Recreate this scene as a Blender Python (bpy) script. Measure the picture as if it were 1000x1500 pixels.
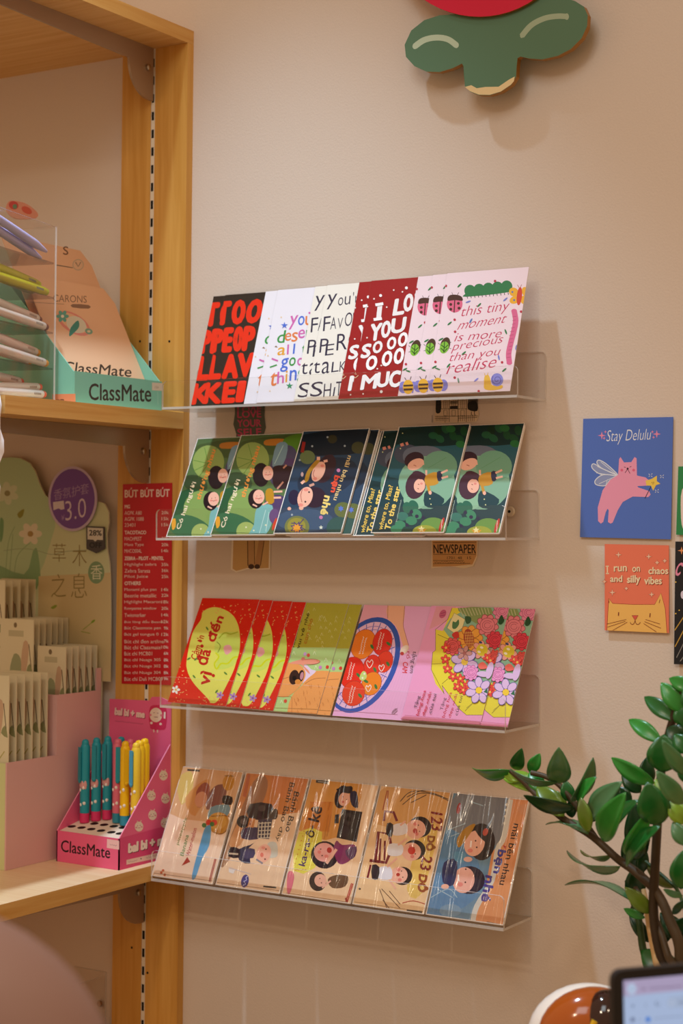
import bpy, math, random
from mathutils import Vector, Matrix
from mathutils.geometry import tessellate_polygon
random.seed(7)
R = math.radians
for o in list(bpy.data.objects): bpy.data.objects.remove(o)
SC = bpy.context.scene
COL = SC.collection

# ------------------------------------------------------------------ camera
FPX = 2510.0; TH = R(32.1); RHO = .0105; AL = .0080
X0 = Vector((math.cos(TH), math.sin(TH), 0)); Z0 = Vector((-math.sin(TH), math.cos(TH), 0)); ZZ = Vector((0, 0, 1))
FW = Z0*math.cos(AL) + ZZ*math.sin(AL); U0 = ZZ*math.cos(AL) - Z0*math.sin(AL)
RT = X0*math.cos(RHO) + U0*math.sin(RHO); UP = U0*math.cos(RHO) - X0*math.sin(RHO)
CAM = Vector((2*math.sin(TH), -2*math.cos(TH), 1.45))
cd = bpy.data.cameras.new('camera'); cam = bpy.data.objects.new('camera', cd); COL.objects.link(cam)
cam.matrix_world = Matrix(((RT.x, UP.x, -FW.x, CAM.x), (RT.y, UP.y, -FW.y, CAM.y), (RT.z, UP.z, -FW.z, CAM.z), (0, 0, 0, 1)))
cd.sensor_fit = 'VERTICAL'; cd.sensor_height = 36; cd.lens = FPX/1500*36; cd.clip_start = .05
cd.dof.use_dof = True; cd.dof.focus_distance = 1.86; cd.dof.aperture_fstop = 6.5
SC.camera = cam

# ------------------------------------------------------------------ light
w = bpy.data.worlds.new('room_glow'); SC.world = w; w.use_nodes = True
w.node_tree.nodes['Background'].inputs[0].default_value = (.52, .330, .190, 1)
w.node_tree.nodes['Background'].inputs[1].default_value = 1.07
def lamp(name, kind, loc, energy, color, target=None, **kw):
    d = bpy.data.lights.new(name, kind); o = bpy.data.objects.new(name, d); COL.objects.link(o)
    o.location = loc; d.energy = energy; d.color = color
    if target is not None:
        o.rotation_euler = (Vector(target)-Vector(loc)).to_track_quat('-Z', 'Y').to_euler()
    for k, v in kw.items(): setattr(d, k, v)
    return o
lamp('ceiling_spotlight', 'SPOT', (-.125, -.45, 2.72), 84, (.60, .82, 1.0), (.02, -.41, 0), spot_size=R(71), spot_blend=1.0, shadow_soft_size=.022)
lamp('wall_fill_light', 'AREA', (.5, -1.5, 2.75), 5.5, (.80, .95, 1.0), (.15, 0, 1.5), size=.6)  # added soft fill, lifts the upper wall without hard shadows
lamp('room_downlight', 'SPOT', (1.3, -1.5, 2.75), 22, (1.0, .80, .58), (1.0, -.9, 0), spot_size=R(110), spot_blend=1.0, shadow_soft_size=.05)
lamp('room_downlight', 'SPOT', (.2, -2.1, 2.75), 26, (1.0, .80, .58), (.1, -1.0, .6), spot_size=R(110), spot_blend=1.0, shadow_soft_size=.05)
SC.view_settings.view_transform = 'Standard'; SC.view_settings.look = 'None'
SC.view_settings.gamma = 1; SC.view_settings.exposure = 0.0; SC.view_settings.use_curve_mapping = False
try:
    SC.cycles.transparent_max_bounces = 24
except Exception: pass

# ------------------------------------------------------------------ materials
def lin(h):
    h = h.lstrip('#'); v = [int(h[i:i+2], 16)/255 for i in (0, 2, 4)]
    return [c/12.92 if c <= .04045 else ((c+.055)/1.055)**2.4 for c in v]
MC = {}
def mat(h, rough=.5, spec=.35, metal=0., bump=0., bscale=200., emit=0., var=0., sub=0.):
    k = (h, rough, spec, metal, bump, emit, var)
    if k in MC: return MC[k]
    m = bpy.data.materials.new('paint_'+h.lstrip('#')); m.use_nodes = True
    nt = m.node_tree; b = nt.nodes['Principled BSDF']; c = lin(h)
    b.inputs['Base Color'].default_value = (*c, 1)
    b.inputs['Roughness'].default_value = rough; b.inputs['Metallic'].default_value = metal
    b.inputs['Specular IOR Level'].default_value = spec
    if emit:
        b.inputs['Emission Color'].default_value = (*c, 1); b.inputs['Emission Strength'].default_value = emit
        b.inputs['Base Color'].default_value = (.01, .01, .01, 1)
    if bump or var:
        tc = nt.nodes.new('ShaderNodeTexCoord'); n = nt.nodes.new('ShaderNodeTexNoise')
        n.inputs['Scale'].default_value = bscale; n.inputs['Detail'].default_value = 4
        nt.links.new(tc.outputs['Object'], n.inputs['Vector'])
        if bump:
            bp = nt.nodes.new('ShaderNodeBump'); bp.inputs['Strength'].default_value = bump; bp.inputs['Distance'].default_value = .001
            nt.links.new(n.outputs['Fac'], bp.inputs['Height']); nt.links.new(bp.outputs['Normal'], b.inputs['Normal'])
        if var:
            r = nt.nodes.new('ShaderNodeMixRGB'); r.inputs[1].default_value = (*[x*(1-var) for x in c], 1); r.inputs[2].default_value = (*[min(1, x*(1+var)) for x in c], 1)
            nt.links.new(n.outputs['Fac'], r.inputs[0]); nt.links.new(r.outputs[0], b.inputs['Base Color'])
    MC[k] = m; return m
def wood(name, c1, c2, axis):
    m = bpy.data.materials.new(name); m.use_nodes = True; nt = m.node_tree; b = nt.nodes['Principled BSDF']
    tc = nt.nodes.new('ShaderNodeTexCoord'); mp = nt.nodes.new('ShaderNodeMapping')
    sc = [60., 60., 60.]; sc[axis] = 2.5; mp.inputs['Scale'].default_value = sc
    n = nt.nodes.new('ShaderNodeTexNoise'); n.inputs['Scale'].default_value = 2.2; n.inputs['Detail'].default_value = 5; n.inputs['Distortion'].default_value = .4
    rp = nt.nodes.new('ShaderNodeValToRGB'); rp.color_ramp.elements[0].position = .3; rp.color_ramp.elements[1].position = .72
    rp.color_ramp.elements[0].color = (*lin(c1), 1); rp.color_ramp.elements[1].color = (*lin(c2), 1)
    nt.links.new(tc.outputs['Object'], mp.inputs[0]); nt.links.new(mp.outputs[0], n.inputs['Vector'])
    nt.links.new(n.outputs['Fac'], rp.inputs[0]); nt.links.new(rp.outputs[0], b.inputs['Base Color'])
    b.inputs['Roughness'].default_value = .42; b.inputs['Specular IOR Level'].default_value = .3
    return m
WOODZ = wood('oak_upright', '#c8903f', '#dba858', 2)
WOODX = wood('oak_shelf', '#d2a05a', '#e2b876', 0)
WOODT = wood('oak_shelf_top_lit', '#e2bf92', '#ecd2ac', 0)  # shelf oak paled on top to brighten its lit strip
WOODY = wood('oak_edge', '#c99145', '#dcae66', 1)
def clear(name, tint, refl, rough=.03, white=0., bump=0., bscale=40., top=.85):
    """thin see-through plastic: mostly transparent, glossy towards grazing angles"""
    m = bpy.data.materials.new(name); m.use_nodes = True; nt = m.node_tree
    for n in list(nt.nodes): nt.nodes.remove(n)
    out = nt.nodes.new('ShaderNodeOutputMaterial'); tr = nt.nodes.new('ShaderNodeBsdfTransparent'); tr.inputs[0].default_value = (*tint, 1)
    gl = nt.nodes.new('ShaderNodeBsdfGlossy'); gl.inputs['Roughness'].default_value = rough
    lw = nt.nodes.new('ShaderNodeLayerWeight'); lw.inputs[0].default_value = .5; pw = nt.nodes.new('ShaderNodeMath'); pw.operation = 'POWER'; pw.inputs[1].default_value = 4.0
    mr = nt.nodes.new('ShaderNodeMapRange'); mr.inputs['To Min'].default_value = refl; mr.inputs['To Max'].default_value = top
    mx = nt.nodes.new('ShaderNodeMixShader')
    nt.links.new(lw.outputs['Facing'], pw.inputs[0]); nt.links.new(pw.outputs[0], mr.inputs['Value']); nt.links.new(mr.outputs[0], mx.inputs[0])
    src = tr.outputs[0]
    if white:
        df = nt.nodes.new('ShaderNodeBsdfDiffuse'); df.inputs[0].default_value = (.9, .88, .86, 1)
        m2 = nt.nodes.new('ShaderNodeMixShader'); m2.inputs[0].default_value = white
        nt.links.new(tr.outputs[0], m2.inputs[1]); nt.links.new(df.outputs[0], m2.inputs[2]); src = m2.outputs[0]
    nt.links.new(src, mx.inputs[1]); nt.links.new(gl.outputs[0], mx.inputs[2]); nt.links.new(mx.outputs[0], out.inputs[0])
    if bump:
        tc = nt.nodes.new('ShaderNodeTexCoord'); mp = nt.nodes.new('ShaderNodeMapping'); mp.inputs['Scale'].default_value = (1.5, .16, 1); mp.inputs['Rotation'].default_value = (0, 0, .35)
        n = nt.nodes.new('ShaderNodeTexNoise'); n.inputs['Scale'].default_value = bscale; n.inputs['Detail'].default_value = 1.5; n.inputs['Distortion'].default_value = .8
        bp = nt.nodes.new('ShaderNodeBump'); bp.inputs['Strength'].default_value = bump; bp.inputs['Distance'].default_value = .022
        nt.links.new(tc.outputs['Object'], mp.inputs[0]); nt.links.new(mp.outputs[0], n.inputs['Vector']); nt.links.new(n.outputs['Fac'], bp.inputs['Height'])
        nt.links.new(bp.outputs['Normal'], gl.inputs['Normal'])
    return m
ACRYL = clear('clear_acrylic', (.985, .982, .978), .022)
ACEDGE = clear('acrylic_cut_edge', (.88, .87, .86), .06, .15, white=.5)
SLEEVE = clear('plastic_sleeve', (.975, .972, .97), .025, .08)
CRINKLE = clear('crinkled_cellophane', (.985, .98, .975), .05, .14, bump=1., bscale=40.)
METAL = mat('#b9b0a2', .3, .5, 1.0)
STEEL = mat('#d9cfbb', .35, .6, .35)
CHROME = mat('#d8d4cc', .18, .5, 1.0)
DARK = mat('#15110d', .8)

# ------------------------------------------------------------------ geometry helpers
def ray(px, py): return FW + RT*((px-500)/FPX) + UP*((750-py)/FPX)
def P(px, py, ax, v):
    d = ray(px, py); i = 'xyz'.index(ax); return CAM + d*((v-CAM[i])/d[i])
class Surf:
    """a flat face standing in the room: origin, two in-plane axes and the outward normal"""
    def __init__(s, o, ex, ey):
        s.o = Vector(o); s.ex = Vector(ex).normalized(); s.ey = Vector(ey).normalized(); s.n = s.ex.cross(s.ey).normalized()
    def loc(s, px, py):
        d = ray(px, py); t = (s.o-CAM).dot(s.n)/d.dot(s.n); q = CAM+d*t-s.o
        return (q.dot(s.ex), q.dot(s.ey))
    def at(s, u, v, z=0.): return s.o+s.ex*u+s.ey*v+s.n*z
    def mtx(s, u=0, v=0, z=0):
        p = s.at(u, v, z); return Matrix(((s.ex.x, s.ey.x, s.n.x, p.x), (s.ex.y, s.ey.y, s.n.y, p.y), (s.ex.z, s.ey.z, s.n.z, p.z), (0, 0, 0, 1)))
def catmull(pts, n=6, closed=False):
    out = []; L = len(pts)
    rng = range(L) if closed else range(L-1)
    g = (lambda i: pts[i % L]) if closed else (lambda i: pts[max(0, min(L-1, i))])
    for i in rng:
        p0, p1, p2, p3 = g(i-1), g(i), g(i+1), g(i+2)
        for k in range(n):
            t = k/n; t2 = t*t; t3 = t2*t
            out.append(tuple(.5*(2*p1[j]+(p2[j]-p0[j])*t+(2*p0[j]-5*p1[j]+4*p2[j]-p3[j])*t2+(3*p1[j]-p0[j]-3*p2[j]+p3[j])*t3) for j in range(len(p1))))
    if not closed: out.append(tuple(pts[-1]))
    return out
GC = {}
def glyphs(s, bold=0., shear=0.):
    k = (s, bold, shear)
    if k in GC: return GC[k]
    c = bpy.data.curves.new('lettering', 'FONT'); c.body = s; c.offset = bold; c.shear = shear; c.resolution_u = 3; c.fill_mode = 'FRONT'
    o = bpy.data.objects.new('lettering', c); me = o.to_mesh()
    vs = [(v.co.x, v.co.y) for v in me.vertices]; fs = [tuple(p.vertices) for p in me.polygons]
    o.to_mesh_clear(); bpy.data.objects.remove(o); bpy.data.curves.remove(c)
    if vs:
        x0 = min(v[0] for v in vs); x1 = max(v[0] for v in vs); y0 = min(v[1] for v in vs); y1 = max(v[1] for v in vs)
        vs = [((x-x0)/max(1e-6, x1-x0), (y-y0)/max(1e-6, y1-y0)) for x, y in vs]
    else: x0 = x1 = y0 = y1 = 0
    GC[k] = (vs, fs, (x1-x0)/max(1e-6, y1-y0)); return GC[k]
def clip(poly, r):
    for ax, lim, sg in ((0, r[0], 1), (0, r[2], -1), (1, r[1], 1), (1, r[3], -1)):
        out = []
        for i in range(len(poly)):
            a, b = poly[i-1], poly[i]; da = (a[ax]-lim)*sg; db = (b[ax]-lim)*sg
            if (da < 0) != (db < 0):
                t = da/(da-db); out.append((a[0]+(b[0]-a[0])*t, a[1]+(b[1]-a[1])*t))
            if db >= 0: out.append(b)
        poly = out
        if len(poly) < 3: return []
    return poly
class Art:
    """printed artwork on a flat face: filled shapes, strokes and lettering"""
    def __init__(s, surf, rect=None, crop=(0, 0, 1), u0=0., v0=0., dz=3.5e-6):
        s.S = surf; s.rect = rect; s.o = crop; s.F = []; s.z = dz; s.dz = dz; s.u0 = u0; s.v0 = v0
    def c(s, ox, oy, sc): s.o = (ox, oy, sc); return s
    def m(s, x, y):
        u, v = s.S.loc(s.o[0]+x/s.o[2], s.o[1]+y/s.o[2]); return (u-s.u0, v-s.v0)
    def put(s, polys, col):
        s.z += s.dz
        for p in polys:
            if s.rect: p = clip(p, s.rect)
            if len(p) > 2: s.F.append((p, s.z, col))
    def tri(s, pts):
        if len(pts) < 4: return [pts]
        return [[pts[i] for i in t] for t in tessellate_polygon([[Vector((x, y, 0)) for x, y in pts]])]
    def poly(s, pts, col, sm=0):
        if sm: pts = catmull(pts, sm, True)
        s.put(s.tri([s.m(*p) for p in pts]), col)
    def full(s, col, i=0.):
        r = s.rect; s.put([[(r[0]+i, r[1]+i), (r[2]-i, r[1]+i), (r[2]-i, r[3]-i), (r[0]+i, r[3]-i)]], col)
    def ell(s, cx, cy, rx, ry, col, rot=0., n=22):
        c, q = math.cos(R(rot)), math.sin(R(rot)); pts = []
        for i in range(n):
            a = 2*math.pi*i/n; x, y = rx*math.cos(a), ry*math.sin(a); pts.append(s.m(cx+x*c-y*q, cy+x*q+y*c))
        s.put([pts], col)
    def dots(s, L, r, col, n=8):
        ps = []
        for x, y in L: ps.append([s.m(x+r*math.cos(2*math.pi*i/n), y+r*math.sin(2*math.pi*i/n)) for i in range(n)])
        s.put(ps, col)
    def lines(s, L, w, col, sm=0, closed=False):
        ps = []
        for pts in L:
            if sm: pts = catmull(pts, sm, closed)
            if closed: pts = list(pts)+[pts[0]]
            a = []; b = []; n = len(pts)
            for i in range(n):
                q0 = pts[max(0, i-1)]; q1 = pts[min(n-1, i+1)]
                if closed and i in (0, n-1): q0 = pts[-2]; q1 = pts[1]
                dx, dy = q1[0]-q0[0], q1[1]-q0[1]; l = math.hypot(dx, dy) or 1
                ox, oy = -dy/l*w/2, dx/l*w/2
                a.append(s.m(pts[i][0]+ox, pts[i][1]+oy)); b.append(s.m(pts[i][0]-ox, pts[i][1]-oy))
            for i in range(n-1): ps.append([a[i], b[i], b[i+1], a[i+1]])
        s.put(ps, col)
    def line(s, pts, w, col, sm=0, closed=False): s.lines([pts], w, col, sm, closed)
    def text(s, t, p0, p1, ph, col, bold=0., shear=0.):
        """lettering whose lower-left, lower-right and upper-left corners are p0, p1, ph"""
        vs, fs, _ = glyphs(t, min(bold, 0.), shear); bold = 0 if 0 < bold < .008 else bold
        W_ = math.hypot(p1[0]-p0[0], p1[1]-p0[1]); H_ = math.hypot(ph[0]-p0[0], ph[1]-p0[1]); dy = bold*1.15; dx = min(.2, dy*H_/max(W_, 1e-9))
        cps = [(0, 0)] if bold <= 0 else [(math.cos(R(a))*dx, math.sin(R(a))*dy) for a in range(0, 360, 45 if bold > .03 else 90)]
        kx, ky = (1-2*dx, 1-2*dy) if bold > 0 else (1, 1)
        for ox, oy in cps:
            q = [(x*kx+ox+(dx if bold > 0 else 0), y*ky+oy+(dy if bold > 0 else 0)) for x, y in vs]
            pt = [s.m(p0[0]+x*(p1[0]-p0[0])+y*(ph[0]-p0[0]), p0[1]+x*(p1[1]-p0[1])+y*(ph[1]-p0[1])) for x, y in q]
            s.put([[pt[i] for i in f] for f in fs], col)
    def scrib(s, p0, p1, amp, w, col, n=None):
        """handwriting too small to read"""
        dx, dy = p1[0]-p0[0], p1[1]-p0[1]; l = math.hypot(dx, dy); n = n or int(l/amp*1.6); pts = []; rr = random.Random(int(p0[0]*7+p0[1]))
        for i in range(n+1):
            t = i/n; k = (1 if i % 2 else -1)*amp*.5*rr.uniform(.5, 1.)
            if i % 5 == 4: k *= .3
            pts.append((p0[0]+dx*t-dy/l*k, p0[1]+dy*t+dx/l*k))
        s.line(pts, w, col)
    def star(s, cx, cy, r1, r2, n, col, rot=-90):
        s.poly([(cx+(r1 if i % 2 == 0 else r2)*math.cos(R(rot+180*i/n)), cy+(r1 if i % 2 == 0 else r2)*math.sin(R(rot+180*i/n))) for i in range(2*n)], col)
    def flower(s, cx, cy, r, n, col, mid, rot=0, k=.42, edge=None, sy=1.):
        for i in range(n):
            a = 2*math.pi*i/n+rot; d = r*(1-k*.9)
            if edge: s.ell(cx+d*math.cos(a), cy+d*math.sin(a)*sy, r*k*1.15, r*k*.85, edge, math.degrees(a), 12)
            s.ell(cx+d*math.cos(a), cy+d*math.sin(a)*sy, r*k*1.03, r*k*.72, col, math.degrees(a), 12)
        s.ell(cx, cy, r*.27, r*.27*sy, mid, 0, 10)
class MB:
    """collects geometry in room coordinates for ONE mesh"""
    def __init__(s): s.v = []; s.f = []; s.m = []; s.sm = []; s.ms = []; s.T = None
    def mi(s, m):
        if m not in s.ms: s.ms.append(m)
        return s.ms.index(m)
    def add(s, vs, fs, m, smooth=False):
        b = len(s.v); k = s.mi(m)
        s.v += [Vector(v) if s.T is None else s.T @ Vector(v) for v in vs]
        for f in fs: s.f.append(tuple(b+i for i in f)); s.m.append(k); s.sm.append(smooth)
        return s
    def box(s, lo, hi, m, **side):
        x0, y0, z0 = lo; x1, y1, z1 = hi
        V = [(x0, y0, z0), (x1, y0, z0), (x1, y1, z0), (x0, y1, z0), (x0, y0, z1), (x1, y0, z1), (x1, y1, z1), (x0, y1, z1)]
        Fs = dict(bottom=(0, 3, 2, 1), top=(4, 5, 6, 7), front=(0, 1, 5, 4), right=(1, 2, 6, 5), back=(2, 3, 7, 6), left=(3, 0, 4, 7))
        for k, f in Fs.items(): s.add([V[i] for i in f], [(0, 1, 2, 3)], side.get(k, m))
        return s
    def prism(s, pts, z0, z1, m, me=None, fr=None):
        """outline in a plane (fr: Matrix or None) pushed from z0 to z1"""
        fr = fr or Matrix.Identity(4); n = len(pts)
        A = [fr @ Vector((x, y, z0)) for x, y in pts]; B = [fr @ Vector((x, y, z1)) for x, y in pts]
        tr = tessellate_polygon([[Vector((x, y, 0)) for x, y in pts]])
        s.add(A, [tuple(t) for t in tr], m); s.add(B, [tuple(t) for t in tr], m)
        for i in range(n): s.add([A[i], A[(i+1) % n], B[(i+1) % n], B[i]], [(0, 1, 2, 3)], me or m)
        return s
    def tube(s, path, rad, m, n=8, caps=True):
        path = [Vector(p) for p in path]; rings = []
        if not isinstance(rad, (list, tuple)): rad = [rad]*len(path)
        ref = None
        for i, p in enumerate(path):
            t = (path[min(i+1, len(path)-1)]-path[max(i-1, 0)]).normalized()
            if ref is None: ref = t.orthogonal().normalized()
            ref = (ref-t*ref.dot(t)).normalized(); b = t.cross(ref)
            rings.append([p+(ref*math.cos(2*math.pi*k/n)+b*math.sin(2*math.pi*k/n))*rad[i] for k in range(n)])
        V = [v for r in rings for v in r]; Fs = []
        for i in range(len(path)-1):
            for k in range(n): Fs.append((i*n+k, i*n+(k+1) % n, (i+1)*n+(k+1) % n, (i+1)*n+k))
        s.add(V, Fs, m, True)
        if caps: s.add(rings[0], [tuple(reversed(range(n)))], m); s.add(rings[-1], [tuple(range(n))], m)
        return s
    def ball(s, c, r, m, nu=16, nv=10, fr=None, cut=None):
        fr = fr or Matrix.Identity(3); V = []; Fs = []; c = Vector(c); v1 = cut if cut is not None else 1.
        for j in range(nv+1):
            a = math.pi*(j/nv*v1-.5)
            for i in range(nu):
                b = 2*math.pi*i/nu
                V.append(c+fr @ Vector((r[0]*math.cos(a)*math.cos(b), r[1]*math.cos(a)*math.sin(b), r[2]*math.sin(a))))
        for j in range(nv):
            for i in range(nu): Fs.append((j*nu+i, j*nu+(i+1) % nu, (j+1)*nu+(i+1) % nu, (j+1)*nu+i))
        return s.add(V, Fs, m, True)
    def lathe(s, prof, m, n=20, c=(0, 0, 0)):
        V = []; Fs = []; c = Vector(c)
        for r, z in prof:
            for i in range(n): V.append(c+Vector((r*math.cos(2*math.pi*i/n), r*math.sin(2*math.pi*i/n), z)))
        for j in range(len(prof)-1):
            for i in range(n): Fs.append((j*n+i, j*n+(i+1) % n, (j+1)*n+(i+1) % n, (j+1)*n+i))
        return s.add(V, Fs, m, True)
    def art(s, A, z=0., rough=.5):
        for p, h, col in A.F:
            mm = mat(col, rough) if isinstance(col, str) else col
            s.add([A.S.at(A.u0+x, A.v0+y, z+h) for x, y in p], [tuple(range(len(p)))], mm)
        return s
ROOT = {}
def root_matrix(o):
    while o.parent: o = o.parent
    return ROOT[o.name]
def build(name, mb, parent=None, M=None, bevel=0.):
    """links the collected geometry as ONE mesh object; M is its own frame when it is top-level"""
    me = bpy.data.meshes.new(name)
    if parent: M = root_matrix(parent)
    M = M or Matrix.Identity(4); inv = M.inverted()
    me.from_pydata([inv @ v for v in mb.v], [], mb.f)
    for m in mb.ms: me.materials.append(m)
    me.polygons.foreach_set('material_index', mb.m); me.polygons.foreach_set('use_smooth', mb.sm)
    me.update()
    o = bpy.data.objects.new(name, me); COL.objects.link(o)
    if parent: o.parent = parent
    else: o.matrix_world = M; ROOT[o.name] = M
    if bevel:
        b = o.modifiers.new('soft_edges', 'BEVEL'); b.width = bevel; b.segments = 2; b.limit_method = 'ANGLE'
        wl = o.modifiers.new('weld', 'WELD'); wl.merge_threshold = 1e-5
        o.modifiers.move(1, 0)
    return o
def tag(o, label, cat, group=None):
    o['label'] = label; o['category'] = cat
    if group: o['group'] = group
    return o
def thing(name, label, cat, loc, group=None, M=None):
    o = bpy.data.objects.new(name, None); COL.objects.link(o); o.empty_display_size = .02
    M = M or Matrix.Translation(Vector(loc)); o.matrix_world = M; ROOT[o.name] = M
    return tag(o, label, cat, group)
def dup(o, M, label=None):
    c = o.copy(); COL.objects.link(c); c.matrix_world = M; ROOT[c.name] = M
    if label: c['label'] = label
    for ch in list(o.children):
        d = ch.copy(); COL.objects.link(d); d.parent = c
        for g in list(ch.children):
            e = g.copy(); COL.objects.link(e); e.parent = d
    return c
def struct(o): o['kind'] = 'structure'; return o
def T(x, y, z): return Matrix.Translation(Vector((x, y, z)))
def rounded(x0, y0, x1, y1, r, corners='abcd', n=5):
    """rectangle outline; a=lower left b=lower right c=upper right d=upper left are rounded when listed"""
    out = []
    for k, cx, cy, a0 in (('a', x0+r, y0+r, 180), ('b', x1-r, y0+r, 270), ('c', x1-r, y1-r, 0), ('d', x0+r, y1-r, 90)):
        if k in corners:
            for i in range(n+1):
                a = R(a0+90*i/n); out.append((cx+r*math.cos(a), cy+r*math.sin(a)))
        else: out.append({'a': (x0, y0), 'b': (x1, y0), 'c': (x1, y1), 'd': (x0, y1)}[k])
    return out

# ------------------------------------------------------------------ the room
WALLM = mat('#dccdc0', .85, .15, bump=.25, bscale=420., var=.03)
struct(build('wall_back', MB().box((-3, 0, 0), (3, .12, 2.85), WALLM)))
struct(build('floor', MB().box((-3, -4, -.05), (3, 0, 0), mat('#6e543a', .5, var=.1, bscale=6.))))

# ------------------------------------------------------------------ wall shelving
XP = -.2232; DEP = .327; XL = -1.05
unit = thing('wall_shelf_unit', 'oak wall shelving with slotted rail and open end on the left wall', 'shelf', (XP-.05, 0, 0))
build('upright_board', MB().box((-.3262, -.012, .35), (-.2800, 0, 2.0435), WOODZ), unit)
build('upright_board', MB().box((-.2735, -.012, .35), (XP, 0, 2.0435), WOODZ), unit)
rb = MB().box((-.2797, -.0116, .35), (-.2738, -.001, 2.0435), mat('#e6ddcc', .4, .5))
z = .4
while z < 2.03:
    rb.box((-.2785, -.0120, z), (-.2752, -.0115, z+.0105), DARK); z += .0222
rail = build('slotted_rail', rb, unit); rail['label'] = 'pale metal strip with dark slots'
build('top_board', MB().box((XL, -DEP, 2.0437), (XP, 0, 2.0607), WOODY, bottom=WOODX), unit)
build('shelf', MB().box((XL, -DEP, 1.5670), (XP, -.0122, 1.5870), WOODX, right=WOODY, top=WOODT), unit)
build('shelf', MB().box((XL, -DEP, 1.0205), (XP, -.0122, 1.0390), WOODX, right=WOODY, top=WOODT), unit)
build('shelf', MB().box((XL, -DEP, .795), (XP, -.0122, .815), WOODX, right=WOODY), unit)  # added unseen shelf, cuts light from below to darken the bay
build('bay_shade_panel', MB().box((-.64, -DEP+.002, .8151), (-.62, -.0122, 1.0204), WOODX), unit)  # added unseen panel, keeps room light out of the bay from the left
BRK = mat('#a8917a', .3, .5, .45)
for zt in (2.0435, 1.5668, 1.0203):
    pr = [(-.0135, zt), (-.0135, zt-.066)]
    for i in range(9):
        a = R(90*i/8); pr.append((-.021-.040*math.sin(a), zt-.066+.044*(1-math.cos(a))))
    pr += [(-.300, zt-.016), (-.305, zt)]
    b = MB(); fr = Matrix(((0, 0, 1, 0), (1, 0, 0, 0), (0, 1, 0, 0), (0, 0, 0, 1)))
    b.prism(pr, -.2786, -.2752, BRK, None, fr)
    bk = build('bracket', b, unit); bk['label'] = 'bronze-grey metal shelf bracket'
    s = MB().tube([(-.2751, -.026, zt-.027), (-.2722, -.026, zt-.027)], .0042, METAL, 10).ball((-.2722, -.026, zt-.027), (.0012, .0040, .0040), METAL, 10, 6)
    build('screw', s, bk)
for px, py in ((248, 500), (205, 500), (216, 1425), (193, 1388)):
    q = P(px, py, 'y', -.012); build('screw_hole', MB().tube([(q.x, -.0122, q.z), (q.x, -.0118, q.z)], .0016, DARK, 8), unit)

# ------------------------------------------------------------------ acrylic racks
def rack(label, x0, x1, depth, zr, tilt, lip_h=.034, plate_h=.052, screws=False):
    """bent acrylic sheet: wall plate, ledge and front lip"""
    M = T((x0+x1)/2, 0, zr) @ Matrix.Rotation(-tilt, 4, 'Y')
    t = thing('acrylic_card_rack', label, 'display rack', None, 'clear acrylic racks on the wall', M)
    hw = (x1-x0)/2; b = MB(); b.T = M; th = .0028
    frp = Matrix(((1, 0, 0, 0), (0, 0, 1, 0), (0, 1, 0, 0), (0, 0, 0, 1)))   # outline x,z ; thickness along y
    b.prism(rounded(-hw, 0, hw, plate_h, .006, 'cd'), -th-.0005, -.0005, ACRYL, ACEDGE, frp)
    b.box((-hw, -depth, -th), (hw, -.0005, 0), ACRYL, left=ACEDGE, right=ACEDGE, front=ACEDGE)
    b.prism(rounded(-hw, 0, hw, lip_h, .006, 'cd'), -depth, -depth+th, ACRYL, ACEDGE, frp)
    build('bent_sheet', b, t)
    for sx in ((-hw+.03, hw-.034) if screws else ()):
        s = MB(); s.T = M
        s.tube([(sx, -.0032, plate_h*.55), (sx, -.0052, plate_h*.55)], [.0062, .0050], STEEL, 16)
        s.tube([(sx, -.0051, plate_h*.55), (sx, -.0054, plate_h*.55)], .0018, DARK, 6)
        build('screw', s, t)
    return t
rack('topmost clear acrylic rack, holding red, white and pink message cards', -.2103, .2612, .0718, 1.5896, 0., .031)
rack('second clear acrylic rack from the top, holding dark green and blue notebooks', -.2089, .2546, .0824, 1.4362, .0135, screws=True)
rack('third clear acrylic rack from the top, holding red, yellow and pink cards', -.1975, .2576, .0856, 1.2365, .006)
rack('lowest clear acrylic rack, holding five notebooks wrapped in cellophane', -.2195, .2507, .0706, 1.0262, .006)

class Row:
    def __init__(s, xc, db, zb, dt, zt, tilt, pitch):
        s.X = Vector((math.cos(tilt), 0, math.sin(tilt))); Zr = Vector((-math.sin(tilt), 0, math.cos(tilt)))
        S = Zr*(zt-zb)+Vector((0, db-dt, 0)); s.L = S.length; s.S = S.normalized(); s.N = s.X.cross(s.S)
        s.o = Vector((xc, -db, zb)); s.pitch = pitch
    def surf(s, k): return Surf(s.o+s.N*(k*s.pitch), s.X, s.S)
def lean1(d, db=.0560): return Row(.03, db, 1.5905, max(.003, db-d), 1.5905+math.sqrt(.1435**2-d*d), 0., .00125)
ROW1 = lean1(.043)
ROW2 = Row(.03, .0690, 1.4382, .0060, 1.5590, .0165, .0032)
ROW3 = Row(.03, .0740, 1.2375, .0060, 1.3590, .0090, .00125)
ROW4 = Row(.03, .0655, 1.0284, .0045, 1.1528, .0060, .0030)
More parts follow.
